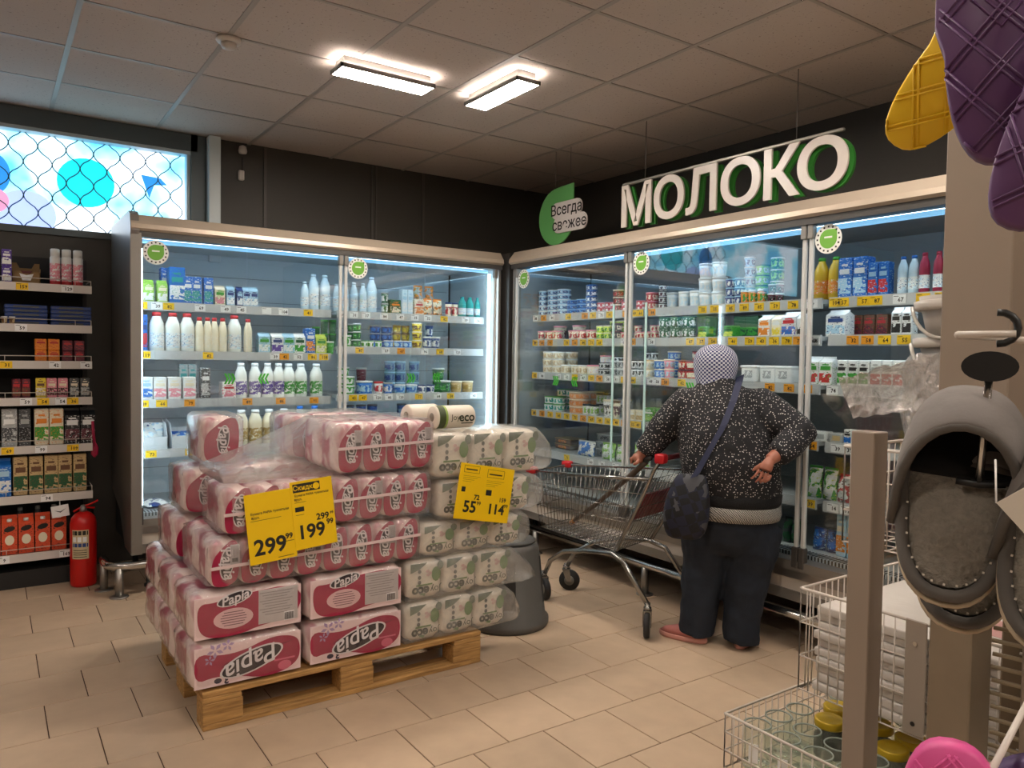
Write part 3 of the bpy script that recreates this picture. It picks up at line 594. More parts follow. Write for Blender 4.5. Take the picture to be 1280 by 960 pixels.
# ================================================================ REFRIGERATORS
tube_m = emis('cool_tube', 'd6f0ff', TUBE); blue_tube = emis('header_tube', '86c4f0', .42); fill_led_m = emis('added_fill', 'e6f4ff', TUBE*.8)
vent_m = mat('vent_slots', '2a2c2d', .6); kick_m = mat('kick_panel', 'b8afa4', .5); arrow_m = mat('arrow_green', '3fae2e', .5)
sticker_w = mat('sticker_white', 'e6e6e0', .5); sticker_g = mat('sticker_green', '6fae3c', .5)
def chev(q, c, d):
    for k in range(3):
        o = (c[0]+d*(k-1)*.02, c[1], c[2])
        q.prism([(-.012*d, .032), (.0, .032), (.016*d, 0), (0, -.032), (-.012*d, -.032), (.004*d, 0)], o, (1, 0, 0), (0, 0, 1), (0, -1, 0), .0012)
def fridge(key, name, label, loc, rz, L, splits, shelves, ends, liner):
    t = thing(name, label, 'fridge', loc, rz)
    D = .76
    MB().box(.03, L-.03, D-.04, D, .24, 2.06).build('back_panel', liner, t)
    for k in range(9):
        z = .62+k*.16
        MB().box(.05, L-.05, D-.043, D-.039, z, z+.004).build('back_seam', interior_d, t)
    MB().box(.02, L-.02, .06, D, 2.045, 2.08).build('roof_panel', liner, t)
    prof = [(-.035, 2.062), (-.05, 2.075), (-.045, 2.10), (-.012, 2.14), (.0, 2.155), (D, 2.155), (D, 2.078), (.05, 2.078)]
    q = MB(); q.prism(prof, (0, 0, 0), (0, 1, 0), (0, 0, 1), (1, 0, 0), L); cn = q.build('canopy', canopy_m, t)
    MB().box(.0, L, -.03, .05, 2.03, 2.064).build('door_rail', dark_frame, t)
    # base
    MB().box(0, L, -.02, .07, .385, .43).build('sill', grey_metal, t); MB().box(0, L, -.012, .05, .345, .385).build('lower_rail', steel, t)
    MB().box(.02, L-.02, -.004, .05, .285, .345).build('kick_panel', kick_m, t); MB().box(0, L, -.012, .05, .235, .285).build('bottom_rail', grey_metal, t)
    MB().box(.02, L-.02, .05, D, .22, .42).build('base_tub', mat('base_dark', '2b2a29', .6), t)
    for u in (.12, L/2, L-.12):
        for d in (.14, D-.1): MB().lathe([(.03, 0), (.03, .015), (.018, .02), (.018, .225)], n=10).build('foot', black_pl, t, (u, d, 0))
    dk = MB().box(.03, L-.03, .07, D-.04, .42, .45).build('deck', mat('deck_white', 'b9bec0', .45), t)
    q = MB(); u = .05
    while u < L-.06: q.box(u, u+.008, .069, .0705, .0, .03); q.box(u, u+.008, .074, .14, .031, .0325); u += .018
    vg = q.build('vent_grille', vent_m, dk, (0, 0, .42)); vg['kind'] = 'stuff'
    # ends
    for side, kind in enumerate(ends):
        u0 = 0 if side == 0 else L-.05
        if kind == 'steel':
            pr = [(-.03, .235), (-.03, 2.03), (-.05, 2.06), (-.02, 2.155), (.02, 2.175), (.75, 2.175), (.75, .5), (.42, .42), (.2, .235)]
            q = MB(); q.prism(pr, (u0-.002, 0, 0), (0, 1, 0), (0, 0, 1), (1, 0, 0), .045); q.build('side_panel', steel, t)
            MB().box(u0+.0, u0+.054, -.038, -.028, .235, 2.05).build('front_post', grey_metal, t)
        else:
            MB().box(u0+(.0 if side == 0 else .03), u0+(.02 if side == 0 else .05), -.01, .05, .43, 2.04).build('end_post', grey_metal, t)
            MB().box(u0+(.006 if side == 0 else .036), u0+(.012 if side == 0 else .042), .05, D-.04, .45, 2.045).build('end_liner', liner, t)
    # lights
    MB().bbox(.07, L-.07, .055, .085, 2.008, 2.03, .006).build('header_light', blue_tube, t)
    MB().box(.08, L-.08, .09, .115, 2.036, 2.045).build('added_roof_fill', fill_led_m, t)  # unseen strip added to brighten the interior
    for u in ((.062, L-.062) if key == 'A' else ()): MB().tube([(u, .055, .5), (u, .055, 2.0)], .011, 8).build('end_light', tube_m, t)
    # shelves per section
    bounds = [0.03]+splits+[L-.03]
    for si in range(len(bounds)-1):
        a, b = bounds[si]+.02, bounds[si+1]-.02
        for k, z in enumerate(shelves[si]):
            sh = MB().box(a, b, .155, D-.05, -.02, 0).build('shelf', mat('shelf_metal', 'a6adb0', .45), t, (0, 0, z))
            MB().box(a, b, .142, .155, -.046, .006).build('price_strip', strip_m, sh)
            if key == 'A' or k in (0, 1): MB().box(a+.02, b-.02, .158, .17, -.034, -.026).build('added_shelf_fill', fill_led_m, sh)  # hidden strips added under the shelves as fill light
            SHELFD[key][(si, k+1)] = (sh, a, b)
        # doors: two panes meeting in the middle
        m_ = (bounds[si]+bounds[si+1])/2
        for hand, (p, r) in enumerate(((bounds[si]+.008, m_-.003), (m_+.003, bounds[si+1]-.008))):
            d = put('door', None, t, (0, 0, 0))
            MB().box(p, r, -.006, 0, .45, 2.03).build('door_glass', glass_m, d)
            h = p+.010 if hand == 0 else r-.010
            MB().bbox(h-.010, h+.010, -.014, .006, .45, 2.03, .003).build('door_profile', mat('white_door_profile', 'c3c6c4', .35), d)
            MB().bbox(h-.014, h+.014, -.024, .01, 1.965, 2.045, .003).build('top_hinge', grey_metal, d)
            MB().bbox(h-.016, h+.016, -.024, .01, .40, .50, .003).build('bottom_hinge', dark_frame, d)
            e = r if hand == 0 else p
            q = MB(); chev(q, (e+(-.1 if hand == 0 else .1), -.0065, 1.23), 1 if hand == 0 else -1); q.build('arrow_sticker', arrow_m, d)
            if hand == 0:
                c = (p+.095, -.0065, 1.955 if si else 1.95)
                s_ = MB().prism(ell(24, .068, .068), c, (1, 0, 0), (0, 0, 1), (0, -1, 0), .001).build('round_sticker', sticker_w, d)
            if hand == 0:
                q = MB(); q.prism([(.042, .042)]+[(.044*math.cos(w), .044*math.sin(w)) for w in [PI/2+1.5*PI*i/18 for i in range(19)]], (c[0], -.0076, c[2]), (1, 0, 0), (0, 0, 1), (0, -1, 0), .0006, 0)
                for i in range(16):
                    w = 2*PI*i/16; q.cbox((c[0]+.056*math.cos(w), -.0078, c[2]+.056*math.sin(w)), (.008, .001, .008), 1)
                q.cbox((c[0], -.0085, c[2]+.008), (.04, .001, .008), 2)
                q.build('sticker_print', [sticker_g, ink, sticker_w], s_ if False else d)
    return t
fA = fridge('A', 'display_fridge', 'tall glass-door dairy fridge along the back wall, brightly lit', (.66, 4.75, 0), 0, 2.49, [1.256],
   [[1.676, 1.387, 1.100, .802], [1.676, 1.436, 1.111, .793]], ('steel', 'post'), interior_m)
fB = fridge('B', 'display_fridge', 'tall glass-door dairy fridge along the right wall behind the woman', (3.2, 4.64, 0), -PI/2, 4.0, [1.23, 2.45, 3.67],
   [[1.693, 1.513, 1.273, .996, .708]]*4, ('post', 'steel'), interior_d)
# pale rods added to paint reflections along the right-wall fridge's glass edges
for u, z0, z1 in ((1.12, .75, 1.72), (1.40, .9, 1.72)):
    MB().bbox(u-.006, u+.006, -.03, -.016, z0, z1, .003).build('edge_reflection', mat('pale_reflection', 'bfe3e0', .3), fB)
struct(MB().box(3.17, 3.36, 4.66, 4.84, 0, 2.15).build('trim_2', mat('corner_filler', '2c2a28', .5)))
# bumper rails
def rail(name, label, loc, rz, L, posts, curl=False):
    t = thing(name, label, 'rail', loc, rz)
    pts = [(L, 0, .175), (0, 0, .175)]
    if curl: pts = [(L, 0, .175), (.04, 0, .175), (-.02, .02, .175), (-.05, .07, .175), (-.055, .14, .175), (-.055, .22, .175)]
    MB().tube(pts, .024, 10).build('rail_tube', chrome, t)
    for u, d in posts:
        MB().tube([(u, d, 0), (u, d, .165)], .022, 12).build('post', steel, t); MB().lathe([(.05, 0), (.05, .006), (.03, .01)], n=16).build('base_plate', steel, t, (u, d, 0))
rail('bumper_rail', 'steel bumper rail on short posts before the back-wall fridge', (.6, 4.73, 0), 0, 2.3, [(.0, .01), (-.055, .2), (1.2, 0), (2.2, 0)], True)
rail('bumper_rail', 'steel bumper rail along the foot of the right-wall fridge', (3.185, 4.5, 0), -PI/2, 3.8, [(.2, 0), (1.29, 0), (2.5, 0), (3.6, 0)])

# ================================================================ WALL SHELVING AT LEFT
t = thing('wall_shelving', 'dark grocery wall shelving under the window at far left', 'shelving', (0, 5.2, 0))
gz = [1.725, 1.489, 1.277, 1.064, .785, .498, .159]
MB().box(-1.0, .516, .315, .335, .02, 1.95).build('back_board', mat('shelf_back', '1f1d1c', .7), t)
for x in (-.99, -.12, .505): MB().box(x-.012, x+.012, .28, .315, 0, 1.95).build('upright', mat('shelf_upright', '25211f', .6), t)
MB().box(-1.0, .516, .02, .3, .0, .10).build('plinth', MATS['shelf_back'], t)
for k, z in enumerate(gz):
    sh = MB().box(-1, .516, .0, .3, .02, .042).build('shelf', mat('shelf_dark', '3a3532', .6), t, (0, 0, z))
    MB().box(-1, .516, -.012, 0, 0, .046).build('price_strip', mat('shelf_strip', 'cfc8c2', .4), sh)
    q = MB(); z1 = .075
    q.bar((-1, -.004, z1), (.512, -.004, z1), .0025, 5); q.bar((.512, -.004, .046), (.512, -.004, z1), .0025, 5); q.bar((.512, -.004, z1), (.512, .25, z1), .0025, 5); q.bar((.43, -.004, .046), (.43, -.004, z1), .002, 5); q.bar((.08, -.004, .046), (.08, -.004, z1), .002, 5)
    q.build('shelf_fence', white_wire, sh); SHELFD['G'][(0, k+1)] = (sh, -1, .516)
# a cut-out display tray on the top shelf
t = thing('display_tray', 'brown cardboard display tray on top shelf beside the spray bottles', 'box', (.19, 5.26, 1.768))
kraft = mat('kraft_board', '8a6d46', .8)
q = MB(); q.box(-.07, .07, 0, .004, 0, .07); q.prism([(-.07, 0), (.07, 0), (.07, .13), (.045, .13), (.03, .10), (-.03, .10), (-.045, .13), (-.07, .13)], (0, .12, 0), (1, 0, 0), (0, 0, 1), (0, -1, 0), .004); q.box(-.07, -.066, 0, .12, 0, .09); q.box(.066, .07, 0, .12, 0, .09); q.box(-.07, .07, 0, .12, 0, .004)
q.build('tray_body', kraft, t); q = MB(); q.prism([(-.035, .06), (0, .05), (.035, .06), (.02, .02), (-.02, .02)], (0, -.001, 0), (1, 0, 0), (0, 0, 1), (0, -1, 0), .001); q.build('printed_mark', white_card, t); q = MB(); q.prism([(-.03, .075), (.03, .075), (.018, .06), (-.018, .06)], (0, -.001, .0), (1, 0, 0), (0, 0, 1), (0, -1, 0), .001); q.build('printed_mark', mat('dark_red_print', '5a1d1d', .6), t)
t = thing('shelf_talker', 'tilted white price card clipped beneath the sixth wall shelf', 'card', (.345, 5.17, .44))
o = MB().bbox(-.045, .045, -.003, 0, -.035, .035, .001).build('card', white_card, t); o.rotation_euler = (.1, -.12, 0)
MB().prism([(-.03, .01), (0, -.008), (.03, .012), (0, -.002)], (0, -.004, 0), (1, 0, 0), (0, 0, 1), (0, -1, 0), .001).build('printed_mark', ink, o)
MB().bar((0, .01, .0), (0, .04, .075), .003, 5).build('clip', white_pl, t)
t = thing('shoe_horn', 'crimson plastic scoop hanging at the wall shelving end', 'scoop', (.53, 5.22, .8))
MB().bar((0, 0, 0), (-.01, 0, .16), .008, 8).build('handle', pm('crimson'), t); MB().lathe([(.004, 0), (.02, .02), (.022, .06), (.008, .09)], n=10, sy=.4).build('bowl', pm('crimson'), t, (0, 0, -.06))
# price tags on all shelves
for fr, sh, c, col, txt in TAGS:
    if fr == 'A': si = 0 if c < 1.916 else 1; u = c-.66
    elif fr == 'B': u = 4.64-c; si = 0 if u < 1.23 else 1 if u < 2.45 else 2 if u < 3.67 else 3
    else: si = 0; u = c
    if (si, sh) not in SHELFD[fr]: continue
    so, a, b = SHELFD[fr][(si, sh)]
    u = min(max(u, a+.032), b-.032)
    o = put('price_tag', price_tag(col, txt), so, (u, .1415 if fr != 'G' else -.0125, -.02 if fr != 'G' else .023))

# ================================================================ PRODUCTS
CC['orange2'] = hx('d8502c')
_pk = {}
def product_parts(kind, cols, w, h):
    k = (kind, cols, w, h)
    if k in _pk: return _pk[k]
    c0, c1, c2 = cols.split(); P = []
    if kind == 'spray': c0_m = pm(c0)
    gen = print_mat(c0, c0, c2)
    if kind in ('brick', 'flat'):
        d = min(max(w, .055), .1) if kind == 'brick' else .16
        P.append(('pack', MB().bbox(-w/2, w/2, 0, d, 0, h, min(.004, w*.08, h*.2)), [print_mat(c0, c0, c2, 40)]))
        if h > .05:
            q = MB().box(-w/2+.002, w/2-.002, -.0012, 0, h*.12, h*.5); P.append(('front_print', q, [print_mat(c1, c0, c2, 45)]))
            q = MB().cbox((0, -.0016, h*.66), (w*.7, .002, h*.13)); q.cbox((0, -.0016, h*.82), (w*.45, .002, h*.05)); P.append(('logo_print', q, [pm(c2)]))
        else: P.append(('front_print', MB().box(-w*.3, w*.3, -.001, 0, h*.25, h*.75), [pm(c2)]))
    elif kind in ('carton', 'fcarton'):
        d = min(max(w, .055), .08); hs = h*.8; q = MB().box(-w/2, w/2, 0, d, 0, hs)
        q.add([(-w/2, 0, hs), (w/2, 0, hs), (w/2, d, hs), (-w/2, d, hs), (-w/2, d/2-.003, h*.93), (w/2, d/2-.003, h*.93), (w/2, d/2+.003, h*.93), (-w/2, d/2+.003, h*.93)], [(0, 1, 5, 4), (2, 3, 7, 6), (0, 4, 7, 3), (1, 2, 6, 5)], 1)
        q.box(-w/2, w/2, d/2-.003, d/2+.003, h*.93, h, 1); P.append(('carton', q, [print_mat(c0, c0, c2, 40), pm(c0 if kind == 'carton' else c0)]))
        if kind == 'carton':
            P.append(('front_print', MB().box(-w/2+.002, w/2-.002, -.0012, 0, h*.1, h*.42), [print_mat(c1, c0, c2, 48)])); P.append(('logo_print', MB().cbox((0, -.0016, h*.6), (w*.75, .002, h*.14)).cbox((0, -.0016, h*.72), (w*.5, .002, h*.04)), [pm(c2)]))
        else:
            P.append(('logo_print', MB().prism(ell(18, w*.36, h*.07), (0, 0, h*.66), (1, 0, .18), (0, 0, 1), (0, -1, 0), .0015), [ink]))
            P.append(('white_print', MB().prism(ell(16, w*.3, h*.13), (0, 0, h*.37), (1, 0, 0), (0, 0, 1), (0, -1, 0), .0015), [pm('cream')])); P.append(('cap', MB().lathe([(.013, 0), (.013, .014), (.011, .016)], (0, d*.2, h*.84), 10), [pm('white')]))
    elif kind in ('bottle', 'wbottle', 'spray'):
        r = w/2
        if kind == 'bottle': pr = [(r*.85, 0), (r, h*.03), (r, h*.58), (r*.97, h*.68), (r*.8, h*.78), (r*.52, h*.87), (r*.46, h*.93)]; cap = (r*.5, h*.92, h); lab = (h*.14, h*.46)
        elif kind == 'wbottle': pr = [(r*.88, 0), (r, h*.03), (r, h*.62), (r*.92, h*.72), (r*.62, h*.85), (r*.52, h*.92)]; cap = (r*.58, h*.9, h); lab = (h*.1, h*.48)
        else: pr = [(r*.9, 0), (r, h*.03), (r, h*.76), (r*.85, h*.8)]; cap = (r*.9, h*.79, h); lab = (h*.12, h*.6)
        P.append(('bottle', MB().lathe(pr, (0, r, 0), 16), [pm(c0, .25)])); cr_ = cap[0]
        P.append(('cap', MB().lathe([(cr_, cap[1]), (cr_, cap[2]*.985), (cr_*.85, cap[2])], (0, r, 0), 14), [pm(c1 if kind != 'spray' else 'white')]))
        P.append(('label_band', MB().lathe([(r*1.012, lab[0]), (r*1.012, lab[1])], (0, r, 0), 16, caps=False), [print_mat(c2, c0 if c2 != 'white' else 'iceblue', 'white' if c2 != 'white' else 'navy', 60)]))
        if kind == 'spray': P.append(('base_band', MB().lathe([(r*1.014, 0), (r*1.014, h*.12)], (0, r, 0), 16, caps=False), [pm('red')]))
    elif kind in ('cup', 'tub'):
        r = w/2; k2 = .82 if kind == 'cup' else .92; hl = min(.012, h*.14)
        P.append(('cup', MB().lathe([(r*k2*.95, 0), (r*k2, .003), (r*.95, h-hl)], (0, r, 0), 16), [print_mat(c0, c0, c2, 40)])); P.append(('lid', MB().lathe([(r*.99, h-hl), (r, h-hl*.5), (r*.97, h-.0006), (r*.4, h-.0006)], (0, r, 0), 16), [pm(c1)]))
        rr = lambda z: r*(k2+(.95-k2)*z/(h-hl))*1.015
        P.append(('label_band', MB().lathe([(rr(h*.2), h*.2), (rr(h*.68), h*.68)], (0, r, 0), 16, caps=False), [print_mat(c2, c0, c1, 46)]))
    elif kind == 'tray':
        d = .14; P.append(('tray', MB().bbox(-w/2, w/2, 0, d, 0, h*.9, min(.012, h*.3), 0, 2), [pm(c0)])); P.append(('lid', MB().bbox(-w/2-.003, w/2+.003, -.003, d+.003, h*.84, h-.0005, .003), [pm(c1)])); P.append(('front_print', MB().box(-w*.25, w*.25, -.0025, 0, h*.25, h*.7), [print_mat(c2, c0, c1, 50)]))
    elif kind == 'pouch':
        n = 9; vs = []; fs = []; rng = random.Random(w*1000+h)
        for side in (0, 1):
            for j in range(n):
                for i in range(n):
                    u, v = i/(n-1), j/(n-1); bul = (math.sin(PI*u)**.6)*(math.sin(PI*v)**.5)*.035*(1+.25*rng.uniform(-1, 1)) if 0 < i < n-1 and 0 < j < n-1 else 0
                    x = (u-.5)*w*(1-.08*math.sin(PI*v)); z = v*h; y = .04+(bul if side else -bul)+.012*v
                    vs.append((x, y, z))
        for side in (0, 1):
            o = side*n*n
            for j in range(n-1):
                for i in range(n-1):
                    a = o+j*n+i; f = (a, a+1, a+n+1, a+n); fs.append(f if side == 0 else f[::-1])
        P.append(('pouch', MB().add(vs, fs, 0, True), [print_mat(c0, c1, c2, 26, .5)])); P.append(('seal', MB().box(-w*.46, w*.46, .049, .054, h*.95, h+.008), [pm(c1)]))
    R = [(nm, q.mesh(nm, ms)) for nm, q, ms in P]; _pk[k] = R; return R
CATS = dict(brick='carton', flat='packet', carton='carton', fcarton='carton', bottle='bottle', wbottle='bottle', spray='bottle', cup='cup', tub='tub', tray='tray', pouch='bag')
PZ = {'A': ([1.676, 1.387, 1.100, .802, .45], [1.676, 1.436, 1.111, .793, .45]), 'B': [1.693, 1.513, 1.273, .996, .708, .45], 'G': [z+.042 for z in gz]}
WHERE = {'A': 'back-wall fridge', 'B': 'right-wall fridge', 'G': 'left wall shelving'}
SHN = ['top shelf', 'second shelf', 'third shelf', 'fourth shelf', 'fifth shelf', 'bottom shelf', 'lowest shelf']
items = []
for fr, sh, kind, desc, cols, pos, w, h, lv, rw in PRODUCTS:
    if fr == 'G' and kind == 'cup' and sh == 3: kind = 'brick'
    for c in pos:
        for l in range(lv): items.append([fr, sh, kind, desc, cols, c, w, h, l, lv, rw])
cols_ = {}
for it in items: cols_.setdefault((it[0], it[1], it[3]), set()).add(it[5])
for fr, sh, kind, desc, cols, c, w, h, l, lv, rw in items:
    lst = sorted(cols_[(fr, sh, desc)], reverse=(fr == 'B')); i = lst.index(c)
    where = '%s of %s' % (SHN[sh-1], WHERE[fr])
    lab = desc
    if len(lst) > 1: lab += ', '+('leftmost' if i == 0 else 'rightmost' if i == len(lst)-1 else ORD[i]+' from left')
    if lv > 1: lab += ', '+(('lower', 'upper')[l] if lv == 2 else 'bottom layer' if l == 0 else 'top layer' if l == lv-1 else ORD[l]+' layer')
    lab += ', '+where
    if fr in 'AB':
        lo_, hi_ = (.715, 3.10) if fr == 'A' else (.7, 4.60)
        e0, e1 = max(lo_, c-w/2), min(hi_, c+w/2); full = w; c = (e0+e1)/2; w = round(e1-e0, 3)
        if w < full*.55: continue
    off = {0: 0, 1: .12, -1: -.02}[rw]; jit = random.Random(hash((desc, round(c*1000), l)) % 9973 if False else int(c*1000)+l*7).uniform(-1, 1)
    if fr == 'A': z = PZ['A'][0 if c < 1.916 else 1][sh-1]; loc = (c, 4.93+off, z); rz = 0
    elif fr == 'B': z = PZ['B'][sh-1]; loc = (3.38+off, c, z); rz = -PI/2
    else: z = PZ['G'][sh-1]; loc = (c, 5.23+off*.83, z); rz = 0
    zs_ = (PZ['A'][0 if c < 1.916 else 1] if fr == 'A' else PZ[fr]); top_ = (zs_[sh-2] if sh > 1 else {'A': 2.04, 'B': 2.04, 'G': 9}[fr])-.052
    h = min(h, round((top_-z)/lv, 3))
    parts = product_parts(kind, cols, w, h)
    nm = dict(brick='drink_carton', flat='flat_packet', carton='gable_carton', fcarton='gable_carton', bottle='bottle', wbottle='wide_bottle', spray='spray_bottle', cup='yoghurt_cup', tub='plastic_tub', tray='food_tray', pouch='food_bag')[kind]
    t = thing(nm, lab, CATS[kind], (loc[0], loc[1], loc[2]+l*h+.0004), rz+jit*.05, '%ss on the %s' % (desc.replace('back-row ', ''), where))
    for pn, me in parts: put(pn, me, t)

# open bins with milk pouches on the fourth shelf of the back-wall fridge
binm = mat('bin_white', 'd5dade', .4)
for k, x in enumerate((.80, 1.0)):
    t = thing('storage_bin', ('left', 'right')[k]+' open white bin on fourth shelf of back-wall fridge', 'bin', (x, 4.93, .8025))
    hb = .075
    q = MB(); q.box(-.088, .088, 0, .2, 0, .004); q.box(-.088, .088, 0, .004, .004, hb); q.box(-.088, .088, .196, .2, .004, hb*1.5); q.build('bin_body', binm, t)
    for s in (-1, 1):
        q = MB(); q.prism([(0, .004), (.2, .004), (.2, .17), (.06, .15), (0, hb)], (s*.088-(.002 if s > 0 else -.0), 0, 0), (0, 1, 0), (0, 0, 1), (1, 0, 0), .002); q.build('bin_side', binm, t)
def lying_pouch(label, loc, rz, tilt, cols, w=.13, h=.16):
    c0, c1, c2 = cols.split(); t = thing('milk_pouch', label, 'pouch', loc, rz)
    n = 9; vs = []; fs = []; rng = random.Random(int(loc[0]*999))
    for side in (0, 1):
        for j in range(n):
            for i in range(n):
                u, v = i/(n-1), j/(n-1); bul = (math.sin(PI*u)**.6)*(math.sin(PI*v)**.5)*.022*(1+.2*rng.uniform(-1, 1)); vs.append(((u-.5)*w, (v-.5)*h, .023+(bul if side else -bul)))
    for side in (0, 1):
        for j in range(n-1):
            for i in range(n-1): a = side*n*n+j*n+i; f = (a, a+1, a+n+1, a+n); fs.append(f if side else f[::-1])
    o = MB().add(vs, fs, 0, True).build('pouch_body', print_mat(c0, c1, c2, 22, .55), t); o.rotation_euler = (tilt, 0, 0)
lying_pouch('white milk pouch leaning in the left white bin', (.79, 5.02, .85), .25, .9, 'white iceblue lblue')
lying_pouch('second white milk pouch at the back of the left bin', (.82, 5.07, .87), -.2, 1.1, 'white lblue navy')
lying_pouch('blue milk pouch lying in the right white bin', (1.0, 5.03, .835), .1, .5, 'blue white lblue', .12)
lying_pouch('blue and white pouch lying alone on the back-wall fridge deck', (.82, 4.98, .452), .3, .1, 'white navy navy', .14, .14)

# ================================================================ PALLET
t = thing('wooden_pallet', 'wooden pallet on the tiled floor under the paper packs', 'pallet', (.637, 2.885, 0))
def plank(name, a, p): return MB().bbox(*a, .003).build(name, wood_m, p)
for y0, w in ((0, .145), (.164, .1), (.327, .145), (.536, .1), (.655, .145)): plank('top_board', (0, 1.2, y0, y0+w, .122, .144), t)
for x in (0, .53, 1.06): plank('cross_board', (x, x+.14, 0, .8, .1, .122), t)
for x in (0, .53, 1.055):
    for y0, w in ((0, .1), (.328, .145), (.7, .1)): plank('block', (x, x+.145, y0, y0+w, .022, .1), t)
for y0, w in ((0, .1), (.328, .145), (.7, .1)): plank('bottom_board', (0, 1.2, y0, y0+w, 0, .022), t)

# ================================================================ PAPER PACKS
def bumpy(w, d, h, nx, ny, nz, a=.008, r=.02, ns=4, seed=0, noise=.002):
    """soft multi-roll pack: rounded box whose faces bulge once per roll; origin at bottom front left"""
    rng = random.Random(seed); cache = {}; q = MB(); V = []; F = []
    NX, NY, NZ = nx*ns, ny*ns, nz*ns
    def vert(i, j, k):
        if (i, j, k) in cache: return cache[(i, j, k)]
        u, v, s = i/NX, j/NY, k/NZ
        p = Vector(((u-.5)*w, (v-.5)*d, (s-.5)*h))
        inn = Vector((max(-w/2+r, min(w/2-r, p.x)), max(-d/2+r, min(d/2-r, p.y)), max(-h/2+r, min(h/2-r, p.z))))
        dv = p-inn
        if dv.length > 1e-9: p = inn+dv.normalized()*r
        bx, by, bz = abs(math.sin(PI*nx*u))**.7, abs(math.sin(PI*ny*v))**.7, abs(math.sin(PI*nz*s))**.7
        e = Vector((0, 0, 0))
        if i in (0, NX): e.x = (1 if i else -1)*a*(by*bz-1)
        if j in (0, NY): e.y = (1 if j else -1)*a*.35*(bx*bz-1)
        if k in (0, NZ): e.z = (1 if k else -1)*a*(bx*by-1)
        p += e+Vector((rng.uniform(-1, 1), rng.uniform(-.3, .3), rng.uniform(-1, 1)))*noise
        cache[(i, j, k)] = len(V); V.append((p.x+w/2, p.y+d/2, p.z+h/2)); return cache[(i, j, k)]
    for i in range(NX):
        for j in range(NY): F.append((vert(i, j, 0), vert(i, j+1, 0), vert(i+1, j+1, 0), vert(i+1, j, 0))); F.append((vert(i, j, NZ), vert(i+1, j, NZ), vert(i+1, j+1, NZ), vert(i, j+1, NZ)))
    for i in range(NX):
        for k in range(NZ): F.append((vert(i, 0, k), vert(i+1, 0, k), vert(i+1, 0, k+1), vert(i, 0, k+1))); F.append((vert(i, NY, k), vert(i, NY, k+1), vert(i+1, NY, k+1), vert(i+1, NY, k)))
    for j in range(NY):
        for k in range(NZ): F.append((vert(0, j, k), vert(0, j, k+1), vert(0, j+1, k+1), vert(0, j+1, k))); F.append((vert(NX, j, k), vert(NX, j+1, k), vert(NX, j+1, k+1), vert(NX, j, k+1)))
    return q.add(V, F, 0, True)
roll_m, nt, b = nodes_of('pink_roll_pack'); N, L = nt.nodes, nt.links
tc = N.new('ShaderNodeTexCoord'); wv = N.new('ShaderNodeTexNoise'); wv.inputs['Scale'].default_value = 7; wv.inputs['Distortion'].default_value = .6
cr = N.new('ShaderNodeValToRGB'); e = cr.color_ramp.elements; e[0].position = .5; e[0].color = (*hx('ead8d4'), 1); e[1].position = .62; e[1].color = (*hx('a83558'), 1)
L.new(tc.outputs['Object'], wv.inputs['Vector']); L.new(wv.outputs['Fac'], cr.inputs[0]); L.new(cr.outputs[0], b.inputs['Base Color']); b.inputs['Roughness'].default_value = .35
cream_pack = mat('cream_pack_film', 'ddd3c3', .4, 0, .25, 18); crim = mat('crimson_print', '9c1840', .35, 0, .1, 25, .22); palep = mat('pale_pink_film', 'e2c8c8', .35, 0, .2, 22); logo_d = mat('logo_black', '241a22', .4); logo_w = mat('logo_silver', 'd8d2d4', .4)
lil = mat('lilac_flower', 'a58ab0', .5); greytxt = mat('info_panel', 'b9b3b2', .5); crim_d = mat('crimson_dark', '7d1034', .35)
def flat(q, pts, o, m, up=1, rev=1, t=.0015): q.prism(pts, o, (rev, 0, 0), (0, 0, up), (0, -1, 0), t, m)
def big_front(q, w, h, inverted):
    """printed face of a large pack, in the pack's x/z plane at y=0"""
